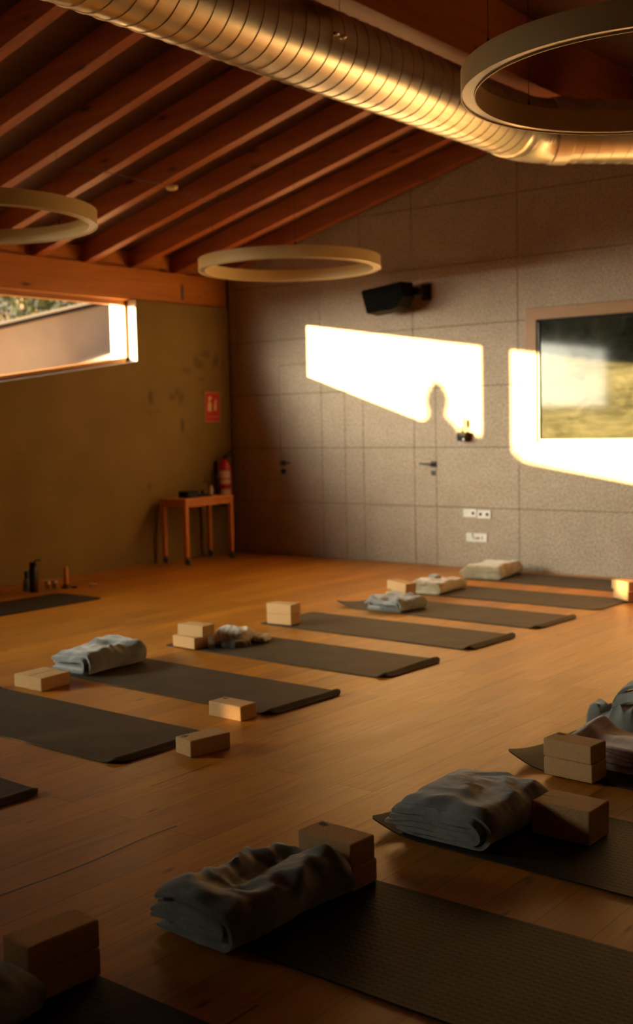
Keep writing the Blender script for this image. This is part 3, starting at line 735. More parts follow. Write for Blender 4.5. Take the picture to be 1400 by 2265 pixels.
for lx in (tx0+0.004, tx1-0.049):
    for ly in (ty0+0.004, ty1-0.049):
        lg = MB().box((lx-ox, ly-oy, 0.085), (lx+0.045-ox, ly+0.045-oy, tz-0.03)).build('leg', M_TABLE, tbl, bevel=0.003)
        ccx, ccy = lx+0.0225-ox, ly+0.0225-oy
        cs = MB(); cs.lathe([(0, 0.0), (0.034, 0.0), (0.037, 0.006), (0.037, 0.020), (0.034, 0.026), (0, 0.026)], (0, 0, 0), 18, Matrix.Translation((ccx+0.012, ccy-0.013+0.026, 0.037)) @ Matrix.Rotation(PI/2, 4, 'X'))
        cs.box((ccx-0.018, ccy-0.018, 0.074), (ccx+0.018, ccy+0.018, 0.086)); cs.build('caster', M_RUBBER, lg, smooth=True, angle=40)
bx = tag(empty('black_box', (0.27, -1.02, tz)), 'small black box standing on the wooden table', 'box')
MB().box((-0.07, -0.085, 0.0), (0.07, 0.085, 0.07)).build('case', M_BLACK, bx, bevel=0.006)
MB().box((0.07, -0.07, 0.012), (0.073, 0.07, 0.058)).build('front_panel', M_BLACKM, bx)
tag(MB().box((-0.09, -0.09, 0.0), (0.09, 0.09, 0.018)).build('black_tray', M_BLACK, bevel=0.004, loc=(0.24, -0.80, tz)), 'flat black tray lying on the wooden table', 'tray')
vs_ = tag(empty('plant_vase', (0.24, -0.64, tz)), 'pale little vase with dark green sprigs on the wooden table', 'vase')
MB().lathe([(0, 0), (0.026, 0.0), (0.030, 0.02), (0.028, 0.075), (0.020, 0.10), (0.022, 0.112), (0.018, 0.112), (0.016, 0.10), (0.0, 0.09)], (0, 0, 0), 20).build('vase_body', plain('pale_ceramic', (0.50, 0.42, 0.30), 0.4), vs_, smooth=True, angle=40)
M_LEAF = plain('dark_green_leaf', (0.025, 0.05, 0.018), 0.5)
random.seed(5)
lf = MB()
for k in range(7):
    a_ = random.uniform(0, 2*PI); L_ = random.uniform(0.08, 0.14); tip = Vector((math.cos(a_)*0.07, math.sin(a_)*0.10, 0.10+L_*0.9))
    lf.tube([(0, 0, 0.10), (tip.x*0.4, tip.y*0.4, 0.10+L_*0.5), tip], [0.0025, 0.002, 0.0012], 5)
    for j in range(4):
        t_ = 0.45+0.18*j; c_ = Vector((0, 0, 0.10)).lerp(tip, t_); d_ = Vector((random.uniform(-1, 1), random.uniform(-1, 1), random.uniform(-.2, .8))).normalized(); s_ = d_.cross(Vector((0.3, 0.2, 1))).normalized()
        l_, w_ = 0.045, 0.012
        lf.faces([c_, c_+d_*l_*0.5+s_*w_, c_+d_*l_, c_+d_*l_*0.5-s_*w_], [(0, 1, 2, 3)])
lf.build('sprigs', M_LEAF, vs_)
v2 = tag(MB().lathe([(0, 0), (0.020, 0), (0.022, 0.02), (0.022, 0.055), (0.019, 0.06), (0.018, 0.055), (0.018, 0.008), (0, 0.008)], (0, 0, 0), 18).build('small_cup', plain('dark_glaze', (0.05, 0.045, 0.035), 0.3), smooth=True, angle=40, loc=(0.20, -0.72, tz)), 'small dark cup beside the vase on the table', 'cup')

# things on the floor by the olive wall
bt = tag(empty('water_bottle', (0.61, -3.38, 0)), 'tall black bottle with loop handle on the floor by the olive wall', 'bottle')
MB().lathe([(0, 0), (0.036, 0), (0.040, 0.006), (0.040, 0.20), (0.034, 0.222), (0.026, 0.23), (0, 0.23)], (0, 0, 0), 24).build('body', M_BLACKM, bt, smooth=True, angle=40)
cp = MB(); cp.lathe([(0, 0.228), (0.030, 0.228), (0.031, 0.262), (0.026, 0.270), (0, 0.270)], (0, 0, 0), 20); cp.tube([(0.0, 0.0, 0.262), (0.02, 0.02, 0.288), (0.045, 0.035, 0.290), (0.055, 0.040, 0.276)], 0.006, 8); cp.build('cap', M_BLACK, bt, smooth=True, angle=40)
b2 = tag(empty('drink_bottle', (0.50, -3.37, 0)), 'short clear green bottle with blue cap beside the tall black bottle', 'bottle')
MB().lathe([(0, 0), (0.034, 0), (0.037, 0.01), (0.036, 0.09), (0.022, 0.115), (0.018, 0.12), (0, 0.12)], (0, 0, 0), 22).build('body', plain('pale_green_plastic', (0.22, 0.27, 0.17), 0.25), b2, smooth=True, angle=40)
MB().lathe([(0, 0.118), (0.021, 0.118), (0.022, 0.175), (0.017, 0.185), (0, 0.186)], (0, 0, 0), 18).build('cap', plain('blue_cap', (0.02, 0.035, 0.11), 0.4), b2, smooth=True, angle=40)
M_CUP = mat_glass('tea_glass', (0.80, 0.78, 0.74))
def tea_glass():
    o = empty('small_glass')
    MB().lathe([(0, 0), (0.022, 0), (0.019, 0.02), (0.022, 0.045), (0.026, 0.075), (0.023, 0.075), (0.019, 0.045), (0.016, 0.012), (0, 0.010)], (0, 0, 0), 20).build('bowl', M_CUP, o, smooth=True, angle=40)
    MB().lathe([(0.0265, 0.050), (0.0280, 0.074), (0.0265, 0.077), (0.0240, 0.050)], (0, 0, 0), 20, close=True).build('rim_band', M_WHITE, o, smooth=True, angle=40)
    return o
g1 = tea_glass(); g1.location = (0.585, -3.21, 0); tag(g1, 'small clear glass on the floor, next to the tall black bottle', 'glass', 'two small glasses')
g2_ = copy_tree(g1); g2_.location = (0.60, -3.14, 0); tag(g2_, 'small clear glass on the floor, nearer the orange candle', 'glass', 'two small glasses')
cd = tag(empty('pillar_candle', (0.66, -3.05, 0)), 'slim orange candle in a dark holder on the floor', 'candle')
MB().lathe([(0, 0), (0.045, 0), (0.050, 0.012), (0.030, 0.020), (0.028, 0.035), (0.020, 0.036), (0, 0.030)], (0, 0, 0), 22).build('holder', plain('dark_brass', (0.10, 0.055, 0.025), 0.4, 0.6), cd, smooth=True, angle=40)
MB().lathe([(0, 0.030), (0.021, 0.030), (0.021, 0.185), (0.017, 0.195), (0.0, 0.190)], (0, 0, 0), 20).build('wax', plain('orange_wax', (0.62, 0.25, 0.035), 0.5), cd, smooth=True, angle=40)
MB().tube([(0, 0, 0.19), (0.002, 0, 0.205)], 0.0015, 6).build('wick', M_BLACK, cd)
tag(MB().lathe([(0, 0), (0.030, 0), (0.034, 0.006), (0.044, 0.020), (0.041, 0.021), (0.030, 0.009), (0, 0.007)], (0, 0, 0), 22).build('white_dish', M_WHITE, smooth=True, angle=40, loc=(0.77, -2.83, 0)), 'little white dish on the floor past the orange candle', 'dish')
tag(MB().box((-0.02, -0.02, 0), (0.02, 0.02, 0.012)).build('candle_lighter', M_BLACK, bevel=0.003, loc=(0.725, -3.01, 0)), 'small black lighter lying beside the orange candle', 'lighter')

# ------------------------------------------------------------------ yoga mats
def yoga_mat(x, y, ang, label, group, mat, L=1.83, W=0.61, hump=0.0, curl=0.0, curl2=0.0, seed=0):
    """hump: the +x end bends over; curl: the -x end lifts; curl2: lift of the front corner of the -x end"""
    T = 0.006
    nx, ny = 110, 30
    def zc(u, v):
        dx1 = L/2-u; dx0 = u+L/2; z = 0.0
        if hump:
            z += hump*math.exp(-((dx1-0.040)/0.027)**2)*(0.85+0.3*noise.noise((v*3, seed, 0)))*min(1.0, (W/2-abs(v))/0.05+0.35)
        s = max(0.0, 1-dx0/0.16)
        z += curl*s*s*(3-2*s)
        s2 = max(0.0, 1-dx0/0.22)*max(0.0, 1-(v+W/2)/0.40)
        z += curl2*s2*s2
        z += 0.0016*(1+noise.noise((u*2.1, v*2.1, seed)))
        return z
    mb = MB(); top, bot = {}, {}
    us = [-L/2+L*(0.5-0.5*math.cos(PI*i/nx)) for i in range(nx+1)]
    for i, u in enumerate(us):
        dxe = min(u+L/2, L/2-u); hw = W/2; R_ = 0.022 if u < 0 else 0.08
        if dxe < R_: hw = W/2-R_+math.sqrt(max(0, R_*R_-(R_-dxe)**2))
        for j in range(ny+1):
            v = -hw+2*hw*j/ny; z = zc(u, v)
            top[i, j] = mb.bm.verts.new((u, v, z+T)); bot[i, j] = mb.bm.verts.new((u, v, z+0.0002))
    for i in range(nx):
        for j in range(ny):
            mb.bm.faces.new((top[i, j], top[i+1, j], top[i+1, j+1], top[i, j+1]))
            mb.bm.faces.new((bot[i, j], bot[i, j+1], bot[i+1, j+1], bot[i+1, j]))
        for j in (0, ny): mb.bm.faces.new((top[i, j], bot[i, j], bot[i+1, j], top[i+1, j]))
    for j in range(ny):
        for i in (0, nx): mb.bm.faces.new((top[i, j], top[i, j+1], bot[i, j+1], bot[i, j]))
    o = mb.build('yoga_mat', mat, smooth=True, angle=50, loc=(x, y, 0.0), rot=(0, 0, math.radians(ang)))
    return tag(o, label, 'yoga mat', group)
MID, FRO = 'yoga mats in the far row', 'yoga mats in the near row'
yoga_mat(4.40, -0.50, -3.0, 'brown yoga mat nearest the panelled wall', MID, M_MAT, seed=1, hump=0.006)
yoga_mat(4.44, -1.48, -1.2, 'brown yoga mat second from the panelled wall, ending at the sunlit blocks', MID, M_MAT, seed=2, hump=0.006)
yoga_mat(4.43, -2.41, -2.6, 'brown yoga mat with an upturned corner under the fringed blanket', MID, M_MAT, seed=3, hump=0.020, curl2=0.05)
yoga_mat(4.42, -3.32, -1.8, 'brown yoga mat with a neat stack of two blocks at its end', MID, M_MAT, seed=4, hump=0.024)
yoga_mat(4.43, -4.29, -1.5, 'brown yoga mat under the white rumpled cloth', MID, M_MAT, seed=5, hump=0.026)
yoga_mat(4.43, -5.29, -2.0, 'dark yoga mat under the plump grey folded blanket', MID, M_MAT, seed=6, hump=0.026)
yoga_mat(4.42, -6.32, -1.4, 'dark yoga mat with curled end beside the two single blocks', MID, M_MAT, seed=7, hump=0.022, curl=0.055)
yoga_mat(4.45, -7.33, -2.5, 'dark yoga mat cut by the frame, beyond the two single blocks', MID, M_MAT, seed=8, hump=0.022)
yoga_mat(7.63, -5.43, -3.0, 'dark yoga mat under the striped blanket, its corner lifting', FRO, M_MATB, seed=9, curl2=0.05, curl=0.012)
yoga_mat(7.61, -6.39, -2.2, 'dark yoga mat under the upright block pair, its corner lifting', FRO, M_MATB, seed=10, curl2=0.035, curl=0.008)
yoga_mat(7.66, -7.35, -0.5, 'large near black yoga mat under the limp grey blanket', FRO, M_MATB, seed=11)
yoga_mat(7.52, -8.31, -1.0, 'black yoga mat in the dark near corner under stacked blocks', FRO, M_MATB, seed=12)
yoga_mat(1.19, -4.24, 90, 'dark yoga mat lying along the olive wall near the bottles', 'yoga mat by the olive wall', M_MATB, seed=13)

# ------------------------------------------------------------------ cork blocks
BL, BW, BH = 0.221, 0.119, 0.075
def cork_proto():
    o = empty('cork_block')
    MB().box((-BL/2, -BW/2, 0), (BL/2, BW/2, BH)).build('block_body', M_CORK, o, bevel=0.0055, seg=3)
    mk = MB()      # oval stamp with three bars on the top face
    n = 28
    mk.tube([(0.017*math.cos(2*PI*k/n), 0.010*math.sin(2*PI*k/n), 0) for k in range(n)], 0.0011, 6, close=True)
    for q in (-0.007, 0.0, 0.007): mk.box((q-0.0014, -0.0055, -0.0006), (q+0.0014, 0.0055, 0.0006))
    s_ = mk.build('stamp', M_MARK, o, loc=(BL/2-0.033, -BW/2+0.022, BH))
    return o
proto = cork_proto(); first_used = [False]
def block(x, y, z, ang, label, group, stamp='end', rx=0.0, ry=0.0):
    if first_used[0]: o = copy_tree(proto)
    else: o = proto; first_used[0] = True
    o.location = (x, y, z); o.rotation_euler = (rx, ry, math.radians(ang)); tag(o, label, 'yoga block', group)
    for c in [q for q in COL.objects if q.parent == o and q.name.startswith('stamp')]:
        if stamp is None: bpy.data.objects.remove(c)
        elif stamp == 'start': c.location = (-BL/2+0.033, BW/2-0.030, BH)
        elif stamp == 'start_front': c.location = (-BL/2+0.03, -BW/2+0.028, BH)
        elif stamp == 'under': c.location = (-BL/2+0.030, BW/2-0.030, BH)
    return o
ZM = 0.0096
block(5.471, -6.255, 0.0, 80, 'single cork block on bare floor, the nearer of two, pointing away', 'single cork blocks', 'start')
block(5.166, -5.722, 0.0, -1, 'single cork block on bare floor with half its side sunlit', 'single cork blocks', 'start')
block(3.71, -5.80, 0.0, 93, 'pale cork block of the side by side pair, farther from the plump blanket', 'paired cork blocks', None)
block(3.832, -5.805, 0.0, 94, 'pale cork block of the side by side pair, nearer the plump blanket', 'paired cork blocks', None)
block(3.709, -4.535, ZM, -5, 'lower cork block of the shifted stack beside the white rumpled cloth', 'shifted stack', None)
block(3.735, -4.505, ZM+BH, 3, 'upper cork block of the shifted stack beside the white rumpled cloth', 'shifted stack', None)
block(3.667, -3.520, ZM, 3, 'lower cork block of the neat stack on the mat end', 'neat stack', None)
block(3.665, -3.518, ZM+BH, 4, 'upper cork block of the neat stack on the mat end', 'neat stack', None)
block(3.79, -2.175, ZM, -4, 'lower cork block of the stack behind the fringed blanket', 'stack behind the fringed blanket', None)
block(3.80, -2.18, ZM+BH+0.010, -12, 'tilted upper cork block of the stack behind the fringed blanket', 'stack behind the fringed blanket', None, ry=0.085)
block(5.33, -1.235, ZM+0.004, -36, 'lower cork block of the sunlit stack near the panelled wall', 'sunlit stack', None)
block(5.315, -1.225, ZM+0.004+BH, -30, 'upper cork block glowing in sun, near the panelled wall', 'sunlit stack', None)
block(7.018, -5.694, ZM, -4, 'lower cork block of the stack before the striped blanket', 'stack before the striped blanket', None)
block(7.014, -5.690, ZM+BH, -5, 'upper cork block of the stack before the striped blanket', 'stack before the striped blanket', 'start')
block(7.30, -6.276+0.0390, ZM+BW/2, -2, 'upright cork block of the pair beside the big grey blanket, the farther one', 'upright pair', None, rx=PI/2)
block(7.30, -6.276-0.0400, ZM+BW/2, -2, 'upright cork block of the pair beside the big grey blanket, the nearer one with stamp', 'upright pair', 'under', rx=PI/2)
block(6.874, -7.098, ZM, -3, 'lower cork block of the stack behind the limp grey blanket', 'stack behind the limp blanket', None)
block(6.869, -7.102, ZM+BH, -3, 'upper stamped cork block of the stack behind the limp grey blanket', 'stack behind the limp blanket', 'end')
block(6.690, -8.094, ZM, 86, 'lower cork block of the dark near corner stack', 'dark corner stack', None)
block(6.684, -8.090, ZM+BH, 86, 'upper cork block of the dark near corner stack', 'dark corner stack', None)

# ------------------------------------------------------------------ blankets
def fold_profile(Wd, r, t, n_arc=14, l0=0.0, l1=0.0, zc=0.0, nst=12):
    """outline of one U-shaped layer: bottom run, fold on +x, top run; returns closed list (x, z)"""
    path = []
    for i in range(nst): path.append((-Wd+l0 + (Wd-l0-r)*i/nst - 0.0, zc-r))
    for k in range(n_arc+1):
        a_ = -PI/2+PI*k/n_arc
        path.append((-r+r*math.copysign(abs(math.cos(a_))**0.8, math.cos(a_)), zc+r*math.sin(a_)))
    for i in range(1, nst+1): path.append((-r-(Wd-l1-r)*i/nst, zc+r))
    P = [Vector((p[0], 0, p[1])) for p in path]; left, right = [], []
    for i, p in enumerate(P):
        t_ = (P[min(i+1, len(P)-1)]-P[max(i-1, 0)]).normalized(); n_ = Vector((-t_.z, 0, t_.x))
        left.append(p+n_*t/2); right.append(p-n_*t/2)
    capE = [P[-1]+(P[-1]-P[-2]).normalized()*t*0.5*math.cos(a_)+(left[-1]-P[-1])*math.sin(a_) for a_ in (PI/4, 0, -PI/4)]
    capS = [P[0]+(P[0]-P[1]).normalized()*t*0.5*math.cos(a_)+(right[0]-P[0])*math.sin(a_) for a_ in (PI/4, 0, -PI/4)]
    return left + capE + right[::-1] + capS

def folded_blanket(name, x, y, z, ang, Wd, Ln, layers, t, mat, label, group, seed=0, lump=0.25, wr=0.012, sag=0.0, skew=0.0, ny=44, sink=None, fringe=False):
    """Wd across the folds (fold on +x), Ln along y; origin at base centre"""
    H = 2*layers*t; mb = MB(); rnd = random.Random(seed)
    for k in range(layers):
        r = H/2-t*(k+0.5)
        prof = fold_profile(Wd*(1-0.02*k), max(r, t*0.5), t*(0.84 if k else 0.80), l0=rnd.uniform(0.0, 0.05), l1=rnd.uniform(0.0, 0.045), zc=H/2)
        off = k*t*0.95
        e0, e1 = rnd.uniform(-0.016, 0.016), rnd.uniform(-0.016, 0.016)
        rings = []
        for j in range(ny+1):
            f = j/ny; yy = -Ln/2+e0 + (Ln+e1-e0)*f
            ring = []
            for v in prof:
                px_, pz = v.x-off+Wd/2, v.z
                q = Vector((px_, yy, pz))
                zz = pz/H
                s = 1.0 + lump*noise.noise((px_*3.2+seed*7.1, yy*3.2, seed)) + 0.5*lump*noise.noise((px_*8+seed, yy*8, 3.3))
                if sink: s *= 1.0 - sink[0]*math.exp(-(((px_-sink[1])/sink[3])**2+((yy-sink[2])/sink[4])**2))
                edge = max(0.0, (-(px_)/(Wd/2)-0.35)/0.65)
                s *= 1.0-sag*edge*edge
                endf = min(f, 1-f)*Ln
                s *= 1.0-0.18*max(0, 1-endf/0.05)**2
                rid = 1.0-abs(noise.noise((px_*9+yy*5+seed*3.7, yy*11-px_*6, seed*1.3)))*2.0
                r2 = max(0.0, 1-2.3*abs(noise.noise((px_*5.5+yy*2.6+seed*1.9, yy*2.4-px_*1.5, seed*0.7))))**2
                nz = pz*s + wr*1.5*r2*zz*zz + 0.7*wr*rid*zz*zz + wr*0.5*noise.noise((px_*17, yy*17, seed))*zz
                nx_ = px_ + skew*yy + 0.018*noise.noise((yy*5+seed, k*0.8+pz*6, 1.7)) + 0.004*noise.noise((yy*14, pz*30, seed))
                ny_ = yy + 0.015*noise.noise((px_*7+seed, k*2.3, pz*14)) + 0.007*noise.noise((px_*23, k*5.1+seed, 0.5))
                ring.append(mb.bm.verts.new((nx_, ny_, max(0.0012, nz))))
            rings.append(ring)
        m = len(prof)
        for A, B in zip(rings, rings[1:]):
            for i in range(m): mb.bm.faces.new((A[i], A[(i+1) % m], B[(i+1) % m], B[i]))
        mb.bm.faces.new(rings[0][::-1]); mb.bm.faces.new(rings[-1])
    o = tag(empty(name, (x, y, z), math.radians(ang)), label, 'blanket', group)
    body = mb.build('folded_cloth', mat, o, smooth=True, angle=60)
    if fringe:
        fm = MB(); rnd = random.Random(3)
        for k in range(26):
            yy = -Ln/2-0.005+rnd.uniform(-.012, .0); xx = -Wd*0.05+k*0.008; zz0 = rnd.uniform(0.028, 0.05)
            fm.tube([(xx, yy+0.015, zz0), (xx+rnd.uniform(-.006, .006), yy-0.015, zz0*0.7), (xx+rnd.uniform(-.01, .01), yy-0.03, 0.005)], [0.003, 0.0028, 0.002], 5)
        fm.build('fringe', mat, o, smooth=True)
    return o

def rumpled(mb, Lx, Ly, H, seed, wr=0.02, freq=9.0, nx=60, ny=60, cx=0, cy=0, z0=0.0, ang=0.0, thick=True):
    """crumpled cloth heap: closed dome with ridged wrinkles"""
    top, bot = {}, {}; ca, sa = math.cos(ang), math.sin(ang)
    for i in range(nx+1):
        for j in range(ny+1):
            u, v = -1+2*i/nx, -1+2*j/ny
            rr = (abs(u)**2.6+abs(v)**2.6)**(1/2.6); k = max(abs(u), abs(v)); s = (k/rr) if rr > 1e-6 else 1
            uu, vv = u*s, v*s; d = min(1.0, k)
            edge = 1+0.14*noise.noise((uu*2.2+seed, vv*2.2, 4.4))
            X, Y = uu*Lx/2*edge, vv*Ly/2*edge
            h = (1-d**3.2)**0.55
            rid = 1-2*abs(noise.noise((X*freq+seed, Y*freq*0.55, seed*2.1)))
            z = H*h*(0.85+0.35*noise.noise((X*5+seed, Y*5, 9.1))) + wr*rid*min(1, h*1.6)
            X += 0.012*noise.noise((X*12, Y*12, seed+5)); Y += 0.012*noise.noise((X*12, Y*12, seed+8))
            P = (cx+X*ca-Y*sa, cy+X*sa+Y*ca)
            top[i, j] = mb.bm.verts.new((P[0], P[1], z0+max(0.002, z)+0.004)); 
            bot[i, j] = mb.bm.verts.new((P[0], P[1], z0+0.0015)) if i in (0, nx) or j in (0, ny) else None
    for i in range(nx):
        for j in range(ny): mb.bm.faces.new((top[i, j], top[i+1, j], top[i+1, j+1], top[i, j+1]))
    for i in range(nx):
        for j in (0, ny): mb.bm.faces.new((top[i, j], bot[i, j], bot[i+1, j], top[i+1, j]))
    for j in range(ny):
        for i in (0, nx): mb.bm.faces.new((top[i, j], top[i, j+1], bot[i, j+1], bot[i, j]))
    return mb

C_GREY = mat_cloth('grey_wool', (0.235, 0.245, 0.235)); C_BLUE = mat_cloth('blue_grey_wool', (0.225, 0.250, 0.255)); C_TAN = mat_cloth('tan_grey_wool', (0.36, 0.30, 0.19))
C_LIGHT = mat_cloth('white_striped_cotton', (0.60, 0.58, 0.54), (0.035, (0.40, 0.34, 0.24))); C_BROWN = mat_cloth('dark_brown_lining', (0.06, 0.045, 0.03))
C_LILAC = mat_cloth('lilac_striped_cotton', (0.46, 0.40, 0.44), (0.09, (0.34, 0.27, 0.28))); C_GREEN = mat_cloth('grey_green_wool', (0.20, 0.225, 0.205))
FB = 'folded blankets'
folded_blanket('folded_blanket', 3.68, -0.47, ZM, 8, 0.38, 0.56, 3, 0.0205, C_TAN, 'tan folded blanket nearest the panelled wall', FB, 1, 0.16, 0.006, 0.1)
fb2 = folded_blanket('folded_blanket', 3.73, -1.54, ZM, 2, 0.33, 0.46, 3, 0.0170, C_TAN, 'tan folded blanket with a raised peak, second from the panelled wall', FB, 2, 0.22, 0.010, 0.3)
pk = MB(); rumpled(pk, 0.12, 0.11, 0.055, 4, 0.012, 14, 24, 24, -0.03, 0.03, 0.085); pk.build('cloth_peak', C_BLUE, fb2, smooth=True)
fb3 = folded_blanket('folded_blanket', 3.995, -2.53, ZM, -3, 0.32, 0.33, 3, 0.0150, C_GREY, 'fringed grey blanket lying in front of a tilted block stack', FB, 3, 0.22, 0.018, 0.15, fringe=True)
folded_blanket('folded_blanket', 3.68, -5.30, ZM, 2, 0.32, 0.47, 3, 0.0195, C_BLUE, 'plump grey folded blanket beside the side by side blocks', FB, 5, 0.22, 0.016, 0.1)
folded_blanket('folded_blanket', 6.985, -6.42, ZM, -1, 0.36, 0.46, 3, 0.0225, C_BLUE, 'big smooth grey folded blanket beside the upright block pair', FB, 7, 0.13, 0.009, 0.10, ny=80)
folded_blanket('folded_blanket', 6.82, -7.44, ZM, -3, 0.33, 0.50, 3, 0.0200, C_GREEN, 'limp grey-green blanket with a deep dent, in front of a block stack', FB, 9, 0.14, 0.020, 0.30, sink=(0.36, -0.02, 0.03, 0.045, 0.17), ny=80)
folded_blanket('folded_blanket', 6.66, -8.455, ZM, 4, 0.32, 0.46, 3, 0.0170, C_BLUE, 'grey blanket cut by the frame in the dark near corner', FB, 11, 0.25, 0.010, 0.2)
# rumpled cloths
rc = tag(empty('rumpled_cloth', (3.89, -4.27, ZM), math.radians(12)), 'white rumpled cloth with dark lining beside the shifted blocks', 'cloth')
m_ = MB(); rumpled(m_, 0.26, 0.34, 0.085, 21, 0.020, 12, cx=-0.03, cy=0.02, z0=0.02); rumpled(m_, 0.17, 0.16, 0.035, 22, 0.012, 12, 30, 30, 0.10, 0.10, 0.01); m_.build('striped_cloth', C_LIGHT, rc, smooth=True)
m_ = MB(); rumpled(m_, 0.24, 0.22, 0.042, 23, 0.010, 10, 36, 36, 0.0, -0.07); m_.build('dark_lining', C_BROWN, rc, smooth=True)

rg = tag(empty('rumpled_blanket', (6.93, -4.76, 0.0), math.radians(10)), 'rumpled grey-green blanket with an open loop on bare floor', 'blanket')
m_ = MB(); rumpled(m_, 0.50, 0.30, 0.085, 31, 0.036, 13, 110, 80); rumpled(m_, 0.16, 0.22, 0.085, 32, 0.022, 16, 50, 50, -0.20, 0.01); m_.build('cloth_heap', C_GREEN, rg, smooth=True)
hd = MB()
def strip(mb, pts, w, up, t=0.007):
    """thin cloth band following pts, w wide along 'up'-ish direction per point"""
    P = [Vector(p) for p in pts]; r0 = []
    for i, p in enumerate(P):
        tg = (P[min(i+1, len(P)-1)]-P[max(i-1, 0)]).normalized(); U = Vector(up[i] if isinstance(up, list) else up).normalized(); nn = tg.cross(U).normalized()
        ww = w[i] if isinstance(w, list) else w
        r0.append([mb.bm.verts.new(p+a_*U*ww+b_*nn*t/2) for a_, b_ in ((0, 1), (0.5, 1.6), (1, 1), (1, -1), (0.5, -0.4), (0, -1))])
    for A, B in zip(r0, r0[1:]):
        for k in range(6): mb.bm.faces.new((A[k], A[(k+1) % 6], B[(k+1) % 6], B[k]))
    mb.bm.faces.new(r0[0][::-1]); mb.bm.faces.new(r0[-1])
lp = []
for k in range(25):
    a_ = PI*(0.02+0.96*k/24); lp.append((-0.02+0.0-0.13*math.cos(a_), -0.03+0.03*math.sin(a_*2), 0.06+0.125*math.sin(a_)))
strip(hd, lp, [0.13+0.03*math.sin(k) for k in range(25)], (0.15, 1.0, 0.15), 0.016)
lp = [(-0.13+0.3*k/16, -0.10+0.03*math.sin(k*.5), 0.085+0.045*math.sin(PI*k/16)) for k in range(17)]
strip(hd, lp, 0.10, (0.0, 0.9, 0.4), 0.014)
hd.build('cloth_loop', C_GREEN, rg, smooth=True, angle=60)
tag(rg, group='rumpled blankets')

rs = tag(empty('rumpled_blanket', (7.14, -5.40, ZM), math.radians(-4)), 'lilac striped blanket loosely folded behind a block stack', 'blanket', 'rumpled blankets')
m_ = MB(); rnd = random.Random(44)
for lay in range(5):
    nx, ny = 46, 26; T_ = 0.017; z_ = lay*0.020; V = {}
    lx, ly = 0.56-0.02*lay+rnd.uniform(-.02, .02), 0.32-0.01*lay
    for i in range(nx+1):
        for j in range(ny+1):
            u, v = -lx/2+lx*i/nx, -ly/2+ly*j/ny
            wv = 0.018*noise.noise((u*5+lay*0.35, v*4, 2.2+lay*0.22))*(0.3+lay*0.35)+0.010*noise.noise((u*11, v*11, lay*3.1))
            loop = 0.030*math.exp(-((u+lx/2-0.03)/0.04)**2)*(1 if lay == 4 else 0.12*lay)
            ed = min(i, nx-i, j, ny-j); th = T_*(0.35 if ed == 0 else 0.8 if ed == 1 else 1)
            zc_ = max(th/2+0.001, z_+T_/2+wv*0.8+loop)
            if lay == 0: zc_ = th/2+0.001
            jit = 0.012*noise.noise((u*7, lay*4.4, 1.0)); jx = 0.012*noise.noise((v*9, lay*3.4, 7.0))
            V[i, j] = (m_.bm.verts.new((u+jx, v+jit, zc_+th/2)), m_.bm.verts.new((u+jx, v+jit, zc_-th/2)))
    for i in range(nx):
        for j in range(ny):
            m_.bm.faces.new((V[i, j][0], V[i+1, j][0], V[i+1, j+1][0], V[i, j+1][0])); m_.bm.faces.new((V[i, j][1], V[i, j+1][1], V[i+1, j+1][1], V[i+1, j][1]))
        for j in (0, ny): m_.bm.faces.new((V[i, j][0], V[i, j][1], V[i+1, j][1], V[i+1, j][0]))
    for j in range(ny):
        for i in (0, nx): m_.bm.faces.new((V[i, j][0], V[i, j+1][0], V[i, j+1][1], V[i, j][1]))
m_.build('folded_cloth', C_LILAC, rs, smooth=True, angle=60)

# ------------------------------------------------------------------ outside
tag(MB().box((-60, -60, -0.6), (-0.4, 40, -0.25)).build('ground_outside', plain('dry_ground', (0.30, 0.22, 0.13), 0.95)), 'dry ground outside the windows', kind='structure')
bd = tag(empty('gable_building', (-5.0, 4.0, -0.25)), 'pale pink rendered gable outside the window', 'building')
SL = (3.44-2.93)/(2.66-0.56)
gz = lambda y: 2.93+SL*(y-0.56)
M_PINK = plain('pink_render', (0.40, 0.335, 0.30), 0.9, var=0.05, scale=3)
ya_, yb_ = -2.2, 9.0
MB().prism([(ya_-4, 0), (yb_-4, 0), (yb_-4, gz(yb_)+0.25), (ya_-4, gz(ya_)+0.25)], 'x', -0.5, 0.0).build('gable_wall', M_PINK, bd)
MB().prism([(ya_-4.1, gz(ya_)+0.24), (yb_-4, gz(yb_)+0.25), (yb_-4, gz(yb_)+0.31), (ya_-4.1, gz(ya_)+0.30)], 'x', -0.55, 0.06).build('roof_edge', plain('dark_roof_edge', (0.03, 0.018, 0.012), 0.8), bd)
lw = MB().prism([(-4.9, -0.25), (-2.4, -0.25), (-2.4, 2.86), (-4.9, 2.46)], 'y', 1.9, 2.1).build('garden_wall_white', plain('white_render', (0.70, 0.64, 0.54), 0.9))
tag(lw, 'sunlit white garden wall with sloping top outside the window', 'wall')

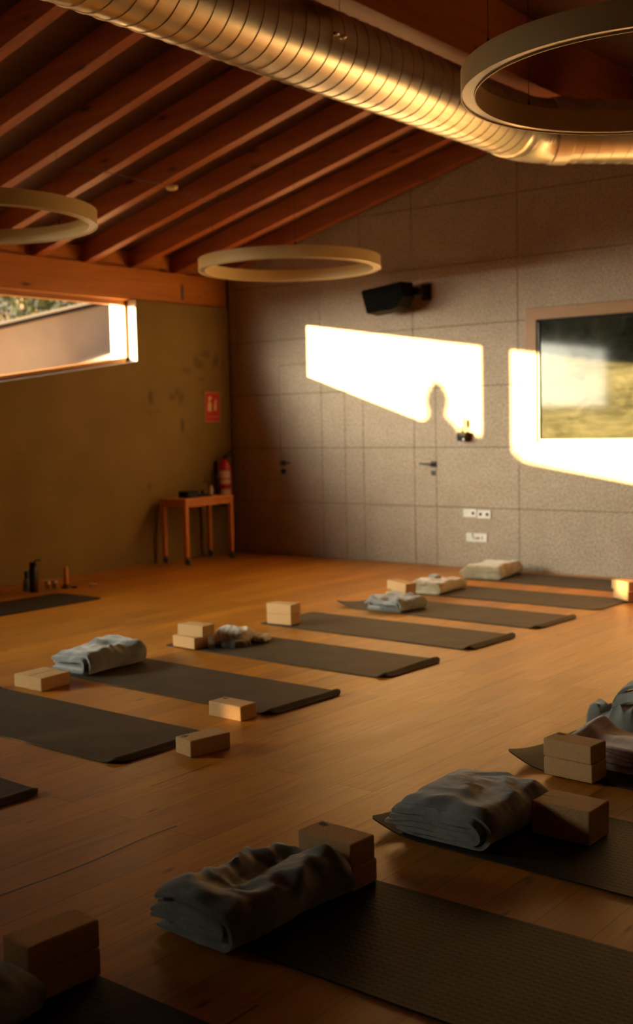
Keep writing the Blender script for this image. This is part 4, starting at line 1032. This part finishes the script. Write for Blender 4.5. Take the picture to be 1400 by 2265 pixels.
ow = MB().prism([(-13.0, -0.25), (-7.2, -0.25), (-7.2, 2.20), (-8.25, 2.50), (-9.85, 2.50), (-10.15, 2.33), (-13.0, 2.28)], 'x', -4.12, -3.88).build('sun_clip_wall', M_PINK)  # added out of view; stepped top trims the sun patch's lower edge
tag(ow, 'added unseen pink wall outside, its raised middle shaping the sun patch edge', 'wall')
fin = MB().lathe([(0, 0), (0.20, 0), (0.21, 0.03), (0.14, 0.09), (0.095, 0.14), (0.095, 0.17), (0.118, 0.23), (0.122, 0.30), (0.105, 0.37), (0.070, 0.43), (0.032, 0.48), (0, 0.50)], (0, 0, 0), 22).build('added_finial', plain('grey_stone', (0.35, 0.32, 0.28), 0.9), smooth=True, angle=50, loc=(-4.0, -9.02, 2.5))  # invented caster for the silhouette in the sun patch, itself unseen
tag(fin, 'added unseen finial on the outside wall, shaped to cast the silhouette on the panels', 'finial')

F1 = mat_foliage('yellow_green_leaves', (0.007, 0.014, 0.001), (0.036, 0.036, 0.003)); F2 = mat_foliage('dark_green_leaves', (0.002, 0.005, 0.001), (0.009, 0.013, 0.003))
M_BARK = plain('bark', (0.10, 0.07, 0.045), 0.9)
def tree(x, y, h, rad, mat, label, seed, leaves=1500, ls=0.16, base=-0.25):
    rnd = random.Random(seed)
    o = tag(empty('garden_tree', (x, y, base)), label, 'tree', 'trees outside the windows')
    tk = MB(); tk.tube([(0, 0, 0), (0.05, 0.03, h*0.25), (-0.04, 0.06, h*0.5), (0.02, 0, h*0.8)], [0.16, 0.13, 0.10, 0.05], 10)
    for k in range(5):
        a_ = rnd.uniform(0, 2*PI); tk.tube([(0, 0.03, h*0.4+0.08*h*k), (math.cos(a_)*rad*0.4, math.sin(a_)*rad*0.4, h*0.55+0.08*h*k), (math.cos(a_)*rad*0.7, math.sin(a_)*rad*0.7, h*0.62+0.08*h*k)], [0.05, 0.035, 0.015], 7)
    tk.build('trunk', M_BARK, o, smooth=True)
    lf = MB()
    for k in range(leaves):
        d = Vector((rnd.gauss(0, 1), rnd.gauss(0, 1), rnd.gauss(0, 1))).normalized()
        rr = rnd.random()**0.45; c = Vector((d.x*rad*rr, d.y*rad*rr, h*0.66+d.z*h*0.38*rr))
        c += Vector((noise.noise(c*1.1+Vector((seed, 0, 0))), noise.noise(c*1.1+Vector((0, seed, 0))), 0))*0.5
        q = Vector((rnd.gauss(0, 1), rnd.gauss(0, 1), rnd.gauss(0, 1))).normalized(); s_ = q.orthogonal().normalized(); w_ = ls*rnd.uniform(0.6, 1.3)
        lf.faces([c, c+q*w_*0.5+s_*w_*0.32, c+q*w_, c+q*w_*0.5-s_*w_*0.32], [(0, 1, 2, 3)])
    lf.build('foliage', mat, o)
tree(-14.0, 8.0, 6.4, 1.9, F1, 'yellow-green tree above the gable, at the frame edge', 1, 2600)
tree(-14.5, 11.9, 7.2, 2.0, F2, 'dark green tree above the gable, behind the paler ones', 2, 2600)
tree(-13.0, 16.2, 6.6, 2.0, F1, 'yellow-green tree above the gable, nearer the window jamb', 3, 2600)
tree(-19.5, 15.5, 9.5, 3.0, F2, 'tall dark tree behind the gable building', 4, 2600)
tree(-3.2, -20.5, 7.0, 2.7, F2, 'dark tree beyond the added outside wall, mirrored in the framed pane', 5, 2600)
